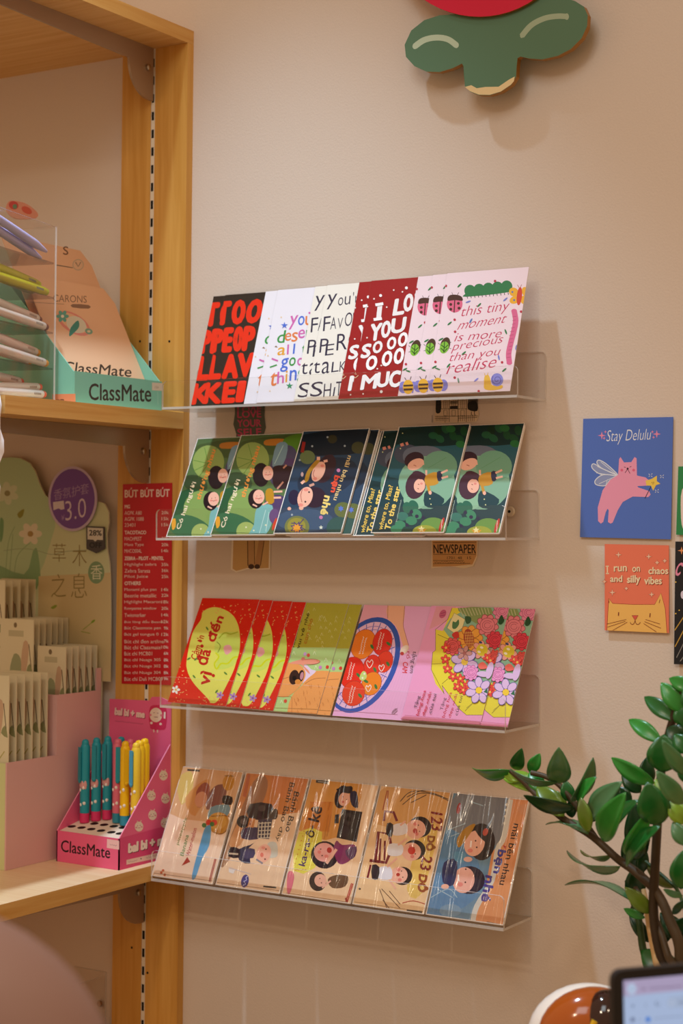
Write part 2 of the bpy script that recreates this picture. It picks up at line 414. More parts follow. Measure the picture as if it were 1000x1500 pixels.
def card(row, k, bl, width, name, label, cat, group, paint, base='#f4eef0', edge='#efe8e4', thick=.0008, sleeve=None, rr=.0, rough=.4, h=None, border=None):
    S = row.surf(k); u = S.loc(*bl)[0]; h = h or row.L
    A = Art(S, (0, 0, width, h), u0=u, v0=0.)
    paint(A)
    if border:
        bw, bc = border; A.put([[(0, 0), (bw, 0), (bw, h), (0, h)], [(width-bw, 0), (width, 0), (width, h), (width-bw, h)], [(bw, 0), (width-bw, 0), (width-bw, bw), (bw, bw)], [(bw, h-bw*.6), (width-bw, h-bw*.6), (width-bw, h), (bw, h)]], bc)
    M = S.mtx(u, 0, 0); b = MB()
    out = rounded(0, 0, width, h, rr) if rr else [(0, 0), (width, 0), (width, h), (0, h)]
    b.prism(out, -thick, 0, mat(base, rough), mat(edge, .6), M)
    b.art(A, 0., rough)
    o = build(name, b, None, M); tag(o, label, cat, group)
    if sleeve:
        q = MB(); e = .0012
        q.add([M @ Vector(v) for v in ((-e, 0, .0003), (width+e, 0, .0003), (width+e, h+e, .0003), (-e, h+e, .0003))], [(0, 1, 2, 3)], sleeve)
        build('clear_sleeve', q, o)
    o['_u'] = u
    return o
def again(o, row, k, bl, label, ref=None):
    S = row.surf(k); u = S.loc(*bl)[0]
    return dup(o, S.mtx(u, 0, 0), label)
def wid(row, k, bl, br): S = row.surf(k); return S.loc(*br)[0]-S.loc(*bl)[0]
# ------------------------------------------------------------------ artwork of the cards
SKIN = '#f2b7a0'; HAIR = '#2a1c22'
def face(A, x, y, r, skin=SKIN, hair=HAIR, hx=0, hy=0, k=1.0, sy=1.0, mouth=None, rot=0):
    A.ell(x+hx, y+hy, r*1.28*k, r*1.22*k*sy, hair); A.ell(x, y, r, r*.92*sy, skin, rot)
    A.dots([(x-r*.35, y-r*.1), (x+r*.3, y-r*.2)], max(.6, r*.07), '#5a2a2a', 6); A.ell(x+r*.45, y+r*.25, r*.2, r*.16, '#e98a7d'); A.ell(x-r*.45, y+r*.3, r*.2, r*.16, '#e98a7d')
    A.line([(x-r*.25, y+r*.3), (x, y+r*.42), (x+r*.25, y+r*.25)], max(1., r*.1), mouth or '#a03c38')

def p_red(A):
    A.c(275, 430, 8.827); A.full('#2b2420'); c = '#ee2f14'
    for ch, p0, p1, ph in (('T', (345, 420), (535, 405), (385, 105)), ('O', (545, 405), (725, 400), (590, 80)), ('O', (722, 395), (930, 385), (790, 72)),
                           ('P', (300, 770), (440, 765), (335, 455)), ('E', (430, 768), (565, 760), (470, 440)), ('O', (570, 760), (705, 750), (600, 425)), ('P', (690, 748), (850, 740), (730, 420)),
                           ('L', (245, 1120), (425, 1110), (290, 795)), ('A', (432, 1110), (650, 1100), (455, 785)), ('V', (625, 1090), (850, 1080), (650, 770)),
                           ('K', (185, 1430), (430, 1425), (225, 1150)), ('E', (430, 1425), (605, 1415), (470, 1140)), ('I', (610, 1410), (720, 1405), (655, 1130))):
        A.text(ch, p0, p1, ph, c, bold=.06)
def p_you(A):
    A.c(370, 420, 6.25); A.full('#f1edf6')
    pk, bl, gr, og, ye, tl = '#d56bb5', '#4f74d8', '#3f9a4e', '#e8834a', '#ecaa35', '#2f9a6c'
    for t, p0, p1, ph, c in (('y', (325, 395), (400, 385), (345, 268), pk), ('o', (412, 358), (472, 350), (418, 270), bl), ('u', (478, 355), (540, 350), (484, 268), og),
                             ('d', (218, 520), (290, 512), (235, 405), gr), ('e', (290, 500), (350, 492), (297, 425), og), ('s', (352, 508), (408, 500), (362, 420), og), ('e', (412, 478), (475, 470), (420, 395), pk), ('rve', (485, 480), (600, 470), (490, 395), gr),
                             ('a', (222, 630), (295, 625), (235, 556), ye), ('l', (312, 622), (328, 620), (318, 530), pk), ('l', (366, 616), (382, 614), (376, 522), bl), ('the', (450, 610), (560, 600), (455, 520), gr),
                             ('g', (248, 785), (318, 775), (262, 660), bl), ('o', (330, 730), (390, 722), (338, 650), gr), ('od', (405, 725), (520, 715), (412, 620), pk),
                             ('t', (150, 915), (215, 905), (170, 790), og), ('h', (222, 890), (285, 882), (228, 780), pk), ('i', (298, 875), (316, 872), (304, 770), ye), ('n', (335, 862), (400, 855), (342, 765), bl), ('gs', (405, 880), (520, 865), (412, 760), tl)):
        A.text(t, p0, p1, ph, c, bold=.012)
    A.star(291, 355, 34, 13, 5, bl); A.star(338, 908, 34, 13, 5, tl)
    A.line([(175, 658), (232, 680)], 15, pk); A.line([(158, 738), (222, 716)], 12, gr)
    A.dots([(262, 280), (140, 632), (158, 955)], 7, '#e9c9a0'); A.poly([(200, 552), (215, 540), (230, 556)], '#8a6a4a'); A.dots([(520, 240), (560, 480), (540, 820)], 10, pk)
def p_fav(A):
    A.c(370, 420, 6.25); A.full('#f4efe6'); k = '#2e2c48'
    for t, p0, p1, ph in (('y', (672, 210), (758, 200), (690, 72)), ('o', (778, 175), (825, 170), (785, 100)), ('u', (838, 168), (890, 160), (845, 90)), ("'re", (918, 150), (1010, 140), (920, 50)),
                          ('F', (642, 408), (705, 400), (652, 275)), ('A', (708, 392), (762, 385), (715, 282)), ('V', (775, 385), (822, 380), (780, 290)), ('O', (838, 365), (905, 358), (850, 238)), ('RITE', (915, 370), (1120, 350), (920, 240)),
                          ('P', (608, 605), (685, 598), (622, 478)), ('E', (660, 632), (738, 622), (672, 530)), ('R', (765, 585), (860, 572), (775, 435)), ('SON', (870, 590), (1030, 575), (880, 450)),
                          ('t', (552, 795), (612, 790), (562, 690)), ('a', (628, 800), (700, 790), (638, 690)), ('L', (718, 785), (785, 775), (728, 690)), ('K to', (792, 780), (960, 765), (800, 685)),
                          ('S', (522, 1010), (632, 1000), (540, 875)), ('H', (645, 1010), (712, 1003), (655, 890)), ('I', (732, 1003), (745, 1001), (745, 920)), ('T with', (755, 1000), (1010, 980), (765, 870))):
        A.text(t, p0, p1, ph, k, bold=-.004)
def p_love(A):
    A.c(500, 390, 3.125); A.full('#a3151d'); wh = '#f7f2f4'
    for t, p0, p1, ph in (('I', (158, 247), (180, 244), (166, 172)), ('L', (232, 228), (285, 220), (245, 150)), ('O', (280, 212), (325, 205), (288, 128)), ('V', (328, 205), (372, 200), (335, 125)), ('E', (380, 200), (420, 195), (386, 120)),
                          ('Y', (125, 345), (180, 338), (135, 265)), ('O', (178, 332), (222, 326), (186, 252)), ('U', (222, 312), (290, 302), (232, 240)),
                          ('S', (85, 425), (130, 418), (97, 358)), ('O', (140, 402), (185, 396), (147, 345)), ('O', (205, 385), (248, 380), (212, 325)), ('O', (255, 372), (300, 366), (263, 305)),
                          ('O', (108, 480), (160, 473), (117, 412)), ('O', (180, 462), (228, 456), (190, 390)), ('O', (235, 452), (282, 446), (245, 376)),
                          ('M', (85, 568), (160, 560), (97, 498)), ('U', (158, 558), (215, 552), (166, 487)), ('C', (215, 560), (268, 552), (222, 482)), ('H', (275, 555), (330, 548), (282, 478))):
        A.text(t, p0, p1, ph, wh, bold=.045)
    A.lines([[(156, 178), (192, 172)], [(148, 245), (186, 240)]], 13, wh); A.dots([(120, 185), (150, 150), (208, 188), (183, 455), (165, 470), (118, 328), (100, 585), (240, 110), (280, 118)], 4, '#f0d9d6'); A.dots([(180, 135), (298, 100), (183, 575)], 7, wh)
    A.lines([[(45, 490), (70, 495), (60, 480)], [(45, 498), (65, 512), (78, 500)]], 3, '#e7cfa8')
def p_tiny(A):
    A.c(500, 390, 3.125); A.full('#f5dfe8'); pk = '#c8375f'
    for t, p0, p1, ph in (('this tiny', (545, 245), (765, 215), (552, 185)), ('moment', (528, 292), (748, 258), (540, 258)), ('is more', (515, 345), (730, 325), (522, 308)),
                          ('precious', (500, 400), (735, 362), (508, 352)), ('than you', (490, 448), (722, 418), (500, 398)), ('realise', (478, 495), (705, 462), (488, 440))):
        A.text(t, p0, p1, ph, pk, bold=-.008, shear=.22)
    g = '#2e7d4a'
    for i in range(5): A.ell(588+i*42, 112-i*5, 26, 27, g)
    A.poly([(565, 128), (572, 140), (770, 118), (772, 95), (600, 105)], g, 3); A.lines([[(575+i*17, 138-i*1.6), (577+i*17, 148-i*1.6)] for i in range(12)], 3, '#222b22')
    y = '#f2b431'
    A.ell(788, 118, 22, 20, y, 30); A.ell(842, 118, 16, 24, y, -20); A.ell(792, 154, 24, 17, y, -20); A.ell(838, 154, 20, 20, y); A.ell(814, 137, 12, 42, '#d8452f', 6); A.dots([(782, 118), (845, 118), (790, 155), (840, 152)], 5, '#6b7fb0')
    A.lines([[(812, 98), (805, 85)], [(818, 98), (824, 84)]], 2, '#a83b2c')
    A.line([(790, 205), (797, 250), (788, 300), (775, 350), (765, 400), (768, 440)], 25, '#e06b98', 5); A.ell(790, 205, 13, 10, '#e06b98'); A.ell(768, 442, 13, 10, '#e06b98')
    A.lines([[(782-i*2.2+3*math.sin(i), 232+i*17), (800-i*2.4, 229+i*17)] for i in range(12)], 2, '#b44876')
    # ladybird, beetle, bee, snail
    A.ell(518, 172, 36, 40, '#e4698c'); A.poly([(486, 158), (492, 135), (520, 130), (548, 138), (554, 158), (520, 155)], '#4a2a22', 3); A.line([(519, 148), (515, 212)], 5, '#4a2a22'); A.dots([(500, 175), (500, 197), (535, 170), (538, 192)], 7, '#4a2a22')
    A.lines([[(510, 132), (505, 120)], [(530, 132), (537, 120)]], 2, '#4a2a22')
    A.ell(474, 362, 22, 38, '#4a3322', 18); A.ell(470, 372, 20, 28, '#86c440', 18); A.lines([[(468, 395), (472, 345)], [(455, 375), (470, 390)], [(485, 375), (470, 392)], [(456, 360), (471, 372)], [(488, 360), (472, 375)]], 4, '#2d5a22'); A.lines([[(450, 358), (442, 352)], [(450, 380), (442, 382)], [(494, 352), (502, 347)], [(494, 375), (502, 378)]], 2, '#2d3a22')
    v = '#8a86d8'
    A.ell(418, 545, 22, 27, v); A.ell(466, 545, 21, 27, v); A.ell(441, 543, 25, 33, '#f0b83a'); A.lines([[(419, 538), (464, 536)], [(420, 556), (462, 554)]], 9, '#4a3020'); A.lines([[(432, 512), (424, 500)], [(450, 510), (455, 495)]], 3, '#4a3020')
    A.poly([(655, 505), (672, 498), (682, 520), (690, 545), (735, 545), (732, 560), (690, 568), (655, 562), (652, 535)], '#f2c14a', 4); A.ell(712, 520, 28, 30, '#8f8fe0'); A.line([(712+(4+i*1.25)*math.cos(i*.6), 520+(4+i*1.25)*math.sin(i*.6)) for i in range(18)], 3, '#5c5cae'); A.lines([[(658, 505), (655, 490)], [(668, 502), (670, 488)]], 3, '#f2c14a')
    for (x, y, a, c) in ((540, 88, -45, g), (750, 152, -40, '#7d86d0'), (580, 163, -20, '#7d86d0'), (495, 262, -40, g), (630, 178, -45, g), (455, 335, -30, g), (752, 300, 70, g), (800, 372, 100, '#7d86d0'), (745, 475, -40, g), (617, 520, -40, '#8f8fe0'), (535, 523, 80, '#7a9a86'), (490, 455, -50, g), (425, 462, -30, g), (440, 470, 20, g), (560, 398, -40, g), (720, 418, 80, '#7d86d0'), (592, 250, -60, '#5a7fc0')):
        A.ell(x, y, 13, 4, c, a, 10)
    A.dots([(703, 68), (822, 208), (518, 245), (520, 300), (430, 438), (518, 510), (628, 572), (735, 440), (478, 90)], 6, '#c0304a')
def p_green(A):
    A.c(210, 590, 3.125); A.full('#5a7446', 0.0)
    # the art is laid out for the second copy
    A.poly([(460, 175), (735, 145), (720, 220), (600, 240), (450, 215)], '#4d5f36', 3); A.poly([(560, 170), (640, 165), (650, 190), (560, 195)], '#c07a2e', 3); A.poly([(650, 160), (735, 145), (700, 230), (640, 205)], '#5d8a2c', 3)
    for x, y, rx, ry, c, a in ((500, 260, 75, 80, '#98ab5c', 0), (440, 360, 60, 40, '#42573a', 20), (400, 450, 90, 60, '#2f5b3a', -30), (470, 480, 85, 90, '#88a35a', 0), (420, 570, 110, 60, '#3c6f4a', 20), (470, 590, 45, 45, '#a6b766', 0), (640, 290, 60, 100, '#56506e', 20), (610, 480, 60, 60, '#55406a', 0)): A.ell(x, y, rx, ry, c, a)
    A.lines([[(500, 265), (430, 250)], [(500, 265), (480, 190)], [(500, 265), (540, 190)], [(500, 265), (430, 300)], [(500, 265), (455, 330)]], 2.5, '#5f8a38')
    A.poly([(520, 480), (590, 470), (585, 560), (545, 612), (480, 612), (505, 560)], '#7fb7b4', 3); A.poly([(610, 190), (660, 190), (640, 280), (590, 290)], '#7d9aa8', 3); A.lines([[(560, 490), (530, 600)], [(575, 500), (560, 590)], [(640, 195), (600, 280)]], 3, '#b9d8d2')
    A.poly([(600, 290), (690, 300), (680, 380), (610, 395), (590, 350)], '#39262c', 4); A.ell(670, 270, 25, 16, '#5d4672'); A.ell(600, 520, 25, 35, '#6a4c7c')
    face(A, 570, 322, 24, hair='#2c2026', hx=-32, hy=8, k=1.25, sy=1.5, rot=0); face(A, 528, 430, 26, hair='#2a1c20', hx=-14, hy=10, k=1.05, sy=1.35)
    A.poly([(560, 402), (590, 396), (598, 455), (565, 460)], '#c08a24', 3); A.lines([[(596, 408), (636, 406)], [(596, 435), (630, 434)]], 9, SKIN); A.lines([[(612, 395), (640, 362)], [(640, 300), (655, 285)]], 8, '#c98d78'); A.lines([[(500, 465), (520, 475)], [(545, 468), (570, 455)]], 7, SKIN)
    A.poly([(330, 530), (348, 522), (350, 560), (335, 575)], '#eda636', 2)
    A.text('Có hai người', (376, 575), (450, 355), (350, 568), '#f6e3c0', bold=.02); A.text('thương nhau', (470, 440), (540, 205), (444, 430), '#f09a48', bold=.035)
    A.ell(600, 556, 7, 30, '#d8442c', 18); A.dots([(560, 560), (505, 585), (660, 395), (470, 570)], 4, '#e8e6c0')
    A.line([(305, 592), (590, 600)], 1.6, '#3a4a30')
def p_blue(A):
    A.c(390, 625, 7.143); A.full('#2f4660')
    A.poly([(400, 80), (1100, 40), (1060, 260), (360, 290)], '#1c2530', 3); A.ell(640, 530, 330, 190, '#263448', -20); A.ell(400, 980, 300, 120, '#3d5876', 0)
    for x, y, r, c in ((430, 320, 80, '#6a7a4e'), (690, 130, 50, '#3f3c28'), (960, 220, 70, '#4a4a30'), (320, 1050, 130, '#7a8048'), (800, 870, 90, '#66703f'), (760, 1060, 130, '#2f5a56'), (315, 1040, 95, '#a0963e')): A.ell(x, y, r, r*.9, c)
    A.ell(620, 440, 95, 160, '#3a2630', 25); A.ell(545, 470, 62, 112, SKIN, 25); A.ell(500, 740, 125, 110, '#332030', 0); A.ell(290, 740, 60, 80, '#2b2440', 0); A.ell(405, 738, 75, 112, SKIN, 22)
    A.poly([(520, 350), (560, 360), (470, 470), (440, 560), (400, 580), (425, 470)], '#b5862a', 4); A.line([(545, 350), (545, 315)], 34, SKIN); A.line([(400, 565), (365, 595)], 28, SKIN); A.line([(600, 365), (640, 355)], 26, SKIN); A.ell(365, 850, 24, 22, SKIN); A.ell(240, 858, 20, 18, SKIN); A.line([(450, 620), (500, 600)], 26, '#d39a86')
    A.dots([(447, 685), (408, 786)], 10, '#33202a'); A.line([(378, 655), (360, 720), (372, 790)], 7, '#b05a52', 4); A.ell(415, 660, 26, 16, '#ea8e80'); A.ell(360, 820, 26, 18, '#ea8e80'); A.line([(505, 450), (490, 500), (510, 540)], 7, '#b05a52', 4); A.ell(585, 410, 20, 15, '#ea8e80'); A.ell(510, 545, 20, 18, '#ea8e80')
    A.star(320, 1060, 75, 40, 8, '#4a3a78', 20); A.star(318, 1062, 52, 30, 8, '#f0a23a', 20); A.lines([[(345, 1020), (392, 965)], [(360, 1050), (405, 1078)], [(300, 1010), (260, 1010)]], 9, '#4a3a78')
    A.star(572, 1055, 24, 11, 5, '#dfe3d0'); A.star(780, 858, 34, 18, 6, '#5a7ad0'); A.dots([(268, 922), (820, 202), (480, 205), (350, 350), (640, 110)], 11, '#a9b2b8'); A.ell(375, 500, 14, 24, '#c9a3a0')
    A.text('mãi bên nhau', (855, 300), (700, 765), (900, 312), '#f0cf8e', bold=.015)
    A.text('bạn', (700, 500), (655, 680), (775, 520), '#e8543a', bold=.05); A.text('nhé', (608, 715), (560, 915), (690, 735), '#efd27a', bold=.05); A.dots([(755, 458), (572, 950)], 20, '#cf7fae')
    A.line([(395, 160), (375, 270)], 34, '#9a2a24'); A.line([(90, 1098), (1000, 1130)], 4, '#26323c')
def p_where(A):
    A.c(500, 590, 3.125); A.full('#1f4148'); A.poly([(270, 180), (600, 140), (540, 330), (220, 340)], '#2c5a66', 3)
    A.poly([(270, 125), (600, 105), (560, 190), (250, 190)], '#17302e', 3)
    for x, y in ((440, 130), (475, 120), (510, 150), (540, 165), (560, 130), (500, 120), (450, 165), (545, 190), (420, 150)): A.ell(x, y, 22, 16, random.choice(['#1d4a2c', '#2a6a38', '#16321f', '#24583a']), random.uniform(0, 90))
    A.ell(300, 235, 60, 45, '#4a4f60'); A.poly([(300, 210), (420, 200), (480, 250), (400, 290), (290, 270)], '#6a7080', 4)
    A.ell(390, 365, 130, 122, '#84b094'); A.poly([(300, 400), (420, 410), (360, 485), (290, 470)], '#90bd9c', 3); A.ell(450, 290, 80, 70, '#72a488'); A.poly([(390, 400), (470, 440), (440, 480), (380, 470)], '#1f4148', 3)
    A.lines([[(400, 330), (515, 345)], [(395, 300), (480, 250)], [(400, 400), (300, 430)]], 1.6, '#5a9466')
    A.ell(333, 262, 46, 36, '#38222e', -20); A.ell(340, 282, 40, 24, SKIN, -25); A.line([(370, 270), (372, 285)], 14, SKIN); A.line([(330, 285), (342, 290)], 3, '#a8554c')
    A.ell(340, 378, 46, 64, '#4a2a3a', 15); A.ell(357, 380, 26, 32, SKIN, 10); A.poly([(325, 320), (350, 312), (385, 330), (378, 350), (340, 345)], '#4a2a3a', 3); A.lines([[(350, 372), (356, 375)], [(348, 392), (354, 395)]], 3, '#7a4038'); A.ell(366, 370, 6, 5, '#e58d80')
    A.poly([(385, 335), (438, 318), (442, 370), (388, 378)], '#c8902e', 3); A.poly([(437, 318), (458, 314), (460, 352), (441, 358)], '#33304a', 2); A.lines([[(456, 322), (486, 308)], [(458, 345), (488, 337)]], 9, SKIN); A.line([(388, 332), (388, 308)], 9, SKIN); A.line([(395, 375), (405, 415)], 13, '#c8902e'); A.ell(406, 412, 7, 9, SKIN)
    for x, y in ((300, 480), (330, 470), (280, 520), (320, 540), (270, 560), (345, 510), (300, 590), (250, 580)): A.ell(x, y, 26, 20, random.choice(['#2d6a54', '#3f8a66', '#1f4a44', '#37786a']), random.uniform(0, 90))
    A.dots([(345, 520), (320, 500), (375, 525), (300, 560)], 9, '#2a2c4a'); A.ell(420, 570, 60, 45, '#6f9a4a'); A.ell(380, 590, 55, 30, '#a4a83e'); A.star(368, 590, 26, 12, 6, '#e0a236'); A.star(366, 578, 16, 7, 5, '#f2e2a0')
    A.text('where to, Miss?', (190, 585), (240, 382), (166, 578), '#f0c95a', bold=.02); A.text('To the star', (222, 585), (272, 388), (196, 578), '#f3d06a', bold=.04); A.scrib((251, 545), (274, 445), 6, 2, '#b9c7b8')
    A.ell(458, 560, 8, 36, '#c83a30', 18); A.scrib((456, 585), (461, 535), 5, 2.5, '#f6e0d0')
    A.lines([[(270, 195), (285, 190)], [(295, 190), (305, 185)]], 14, '#d98a78'); A.dots([(270, 210), (405, 440), (410, 465), (280, 140)], 3, '#dfe0a0')
def p_thanks(A):
    A.c(210, 860, 3.125); A.full('#dd2413'); A.poly([(275, 110), (330, 92), (400, 120), (435, 180), (440, 260), (420, 360), (385, 440), (340, 520), (310, 530), (290, 505), (230, 440), (200, 380), (200, 320), (225, 210), (262, 150)], '#e2dd62', 5)
    A.poly([(335, 230), (365, 208), (410, 205), (440, 215), (438, 300), (410, 360), (345, 378), (330, 360), (345, 320), (325, 290)], '#cfdc62', 3)
    A.line([(345, 235), (370, 210), (400, 215), (432, 205)], 5, '#a8b428', 4); A.line([(432, 318), (410, 325), (385, 350), (355, 350), (335, 375), (325, 350), (345, 320), (330, 300)], 7, '#d2d61e', 4); A.line([(340, 300), (352, 270), (335, 250)], 4, '#8f9a3a', 4)
    A.poly([(370, 270), (395, 265), (405, 290), (380, 310), (368, 290)], '#e8a3a0', 3)
    d = '#c2241c'
    A.text('Cảm ơn', (245, 335), (280, 225), (212, 325), d, bold=.02); A.text('vì', (300, 455), (316, 392), (248, 442), d, bold=.035); A.text('đã', (290, 362), (312, 290), (236, 348), d, bold=.035); A.text('đến', (326, 255), (370, 138), (278, 238), d, bold=.035)
    A.dots([(320, 405), (268, 270)], 8, d)
    A.flower(148, 470, 19, 5, '#f6eee6', '#e8b83a'); A.flower(350, 495, 17, 5, '#b487c0', '#8a4a9a')
    for x, y, a in ((292, 190, 60), (240, 330, -40), (232, 410, 50), (335, 478, -50), (208, 328, -30), (376, 395, 40)): A.ell(x, y, 10, 4, '#5c8a3a', a, 8)
    A.dots([(250+random.random()*300, 75+random.random()*60) for _ in range(34)]+[(110+random.random()*90, 350+random.random()*180) for _ in range(46)]+[(440+random.random()*80, 100+random.random()*300) for _ in range(40)]+[(250+random.random()*120, 500+random.random()*40) for _ in range(20)], 2.6, '#f2b46a', 5)
def p_corgi(A):
    A.c(390, 870, 7.143); A.full('#bcd27c'); A.poly([(330, 90), (1100, 80), (1000, 560), (200, 560)], '#b9b23a')
    A.poly([(200, 560), (1000, 560), (900, 1290), (-60, 1260)], '#b8d488')
    for i in range(46):
        x = random.uniform(430, 1000); y = random.uniform(140, 580); A.lines([[(x, y), (x-10, y+30)], [(x, y), (x+14, y+28)]], 4, '#d9d88e')
    A.poly([(470, 830), (540, 805), (700, 810), (900, 840), (860, 1290), (270, 1290), (262, 1080), (370, 960)], '#f0a35c', 3)
    A.poly([(400, 740), (470, 790), (520, 810), (440, 880), (370, 930)], '#ead3ea', 3)
    A.poly([(150, 740), (300, 725), (390, 780), (410, 860), (350, 970), (230, 1070), (120, 1070), (70, 1010), (90, 900)], '#f0a35c', 4); A.line([(130, 905), (240, 870)], 5, '#a86a3a'); A.line([(405, 940), (500, 890), (620, 880)], 5, '#a8683a', 4)
    A.ell(290, 872, 50, 78, '#3a221c', 12); A.ell(365, 858, 30, 62, '#33201c', 10); A.ell(372, 858, 18, 42, '#c98a94', 10); A.ell(292, 880, 22, 24, '#120c0c'); A.ell(330, 920, 30, 26, '#e09040')
    A.poly([(240, 725), (350, 690), (480, 680), (550, 695), (560, 715), (500, 735), (390, 742), (440, 800), (455, 840), (410, 800), (370, 745), (300, 735)], '#ee9a80', 3); A.line([(400, 745), (500, 738), (560, 715), (545, 693), (480, 682), (400, 690)], 4, '#8a3a30', 3); A.ell(540, 700, 18, 10, '#e58a66', 10); A.ell(385, 680, 20, 17, '#d98070', -40)
    A.line([(20, 1060), (100, 1075), (240, 1075), (268, 1100), (265, 1250)], 4, '#c06a3a', 3)
    for x, y, c in ((440, 642, '#dd5a4a'), (238, 655, '#c98acb'), (565, 770, '#cb85c4'), (638, 766, '#d8402e'), (695, 778, '#cb85c4'), (768, 778, '#d8402e'), (200, 1122, '#d84a36'), (75, 1138, '#8fb05a'), (405, 630, '#d0a8d8')): A.ell(x, y, 17, 20, c, 20, 9)
    for i in range(60):
        x = random.uniform(280, 860); y = random.uniform(930, 1240)
        if x > 330 or y > 1060: A.line([(x, y), (x+8, y+22), (x+6, y+36)], 4, '#c9793c')
    for x, y in ((625, 690), (750, 700), (160, 1130), (290, 620), (505, 620), (520, 770)): A.lines([[(x, y-18), (x-14, y+18)], [(x, y-18), (x+14, y+18)]], 5, '#e6f0c0')
    A.text('nhìn mặt', (300, 560), (380, 235), (262, 552), '#4a3a12'); A.text('vui vẻ nhé', (345, 575), (455, 205), (310, 565), '#4a3a12'); A.text('con chó', (420, 525), (490, 265), (382, 515), '#c07020')
    A.line([(-40, 1188), (880, 1222)], 3, '#a0783c')
def p_basket(A):
    A.c(480, 875, 6.25); A.full('#efb0da'); bl = '#2f55b0'
    A.poly([(340, 70), (560, 70), (540, 260), (250, 340)], '#eda9bb', 0)
    A.lines([[(350+i*28, 1070-i*3), (560+i*22, 560)] for i in range(14)], 2, '#e3a3d0')
    A.poly([(550, 65), (705, 65), (690, 260), (740, 450), (735, 475), (690, 520), (660, 520), (690, 450), (620, 260), (548, 200)], '#f4b694', 2); A.lines([[(705, 70), (690, 240), (705, 320), (740, 440)], [(550, 65), (548, 195)]], 4, '#a05a4a', 3)
    A.ell(330, 620, 290, 470, bl, 27, 40); A.ell(322, 622, 250, 428, '#eec0dc', 27, 40)
    L = []
    for i in range(26): a = 2*math.pi*i/26; L.append([(322+(180*math.cos(a))*.89-(330*math.sin(a))*.45, 622+180*math.cos(a)*.45+330*math.sin(a)*.89), (322+(246*math.cos(a))*.89-(424*math.sin(a))*.45, 622+246*math.cos(a)*.45+424*math.sin(a)*.89)])
    A.lines(L, 7, bl)
    for k in (.82, .9): A.line([(322+(250*k*math.cos(t/8))*.89-(428*k*math.sin(t/8))*.45, 622+250*k*math.cos(t/8)*.45+428*k*math.sin(t/8)*.89) for t in range(51)], 5, '#8a6fc0')
    for x, y, rx, ry, c, a in ((325, 430, 105, 140, '#f0801e', 25), (500, 410, 85, 122, '#e32b1e', 15), (520, 590, 70, 100, '#e83a20', 20), (400, 640, 75, 115, '#e93422', 15), (220, 690, 110, 145, '#ea2b18', 15), (400, 790, 85, 110, '#f2861e', 25), (235, 880, 100, 115, '#e83e20', 20)):
        A.ell(x, y, rx+4, ry+4, '#a8321e', a); A.ell(x, y, rx, ry, c, a)
    for x, y, a in ((405, 452, 60), (555, 425, 40), (550, 610, 60), (430, 662, 60), (278, 712, 50), (348, 768, 30), (440, 818, 70), (295, 900, 50)): A.ell(x, y, 25, 13, '#3d7a3a', a, 10)
    A.poly([(325, 675), (350, 690), (355, 735), (320, 765), (290, 745), (300, 705)], '#c8d87a', 3); A.dots([(318, 738), (335, 700)], 10, '#f2f2d8')
    for x, y, s in ((382, 608, 1.2), (490, 645, 1), (370, 832, 1)): A.line([(x, y+32*s), (x-22*s, y-2*s), (x-14*s, y-24*s), (x, y-10*s), (x+16*s, y-30*s), (x+26*s, y-6*s)], 6, '#f8ece4', 4, True)
    for x, y in ((300, 520), (460, 480), (190, 755), (195, 970)):
        A.scrib((x-8, y), (x+28, y-160), 16, 5, '#fbe9dc'); A.scrib((x+18, y), (x+52, y-150), 16, 5, '#fbe9dc')
    A.text('tặng em', (770, 490), (738, 690), (820, 500), '#3c2a30'); A.text('rổ', (728, 495), (718, 560), (765, 500), '#c22c3c'); A.text('CAM', (688, 590), (680, 690), (735, 595), '#e03a4a', bold=.02)
    A.ell(700, 480, 30, 50, '#f1dccb', 40); A.ell(680, 515, 17, 16, '#c83a3a'); A.ell(610, 1045, 18, 36, '#c58fae', 40); A.lines([[(585, 1065), (640, 1015)], [(590, 1050), (625, 1020)], [(605, 1070), (640, 1040)]], 3, '#503040')
    A.line([(30, 1035), (640, 1075)], 3, '#a8687c')
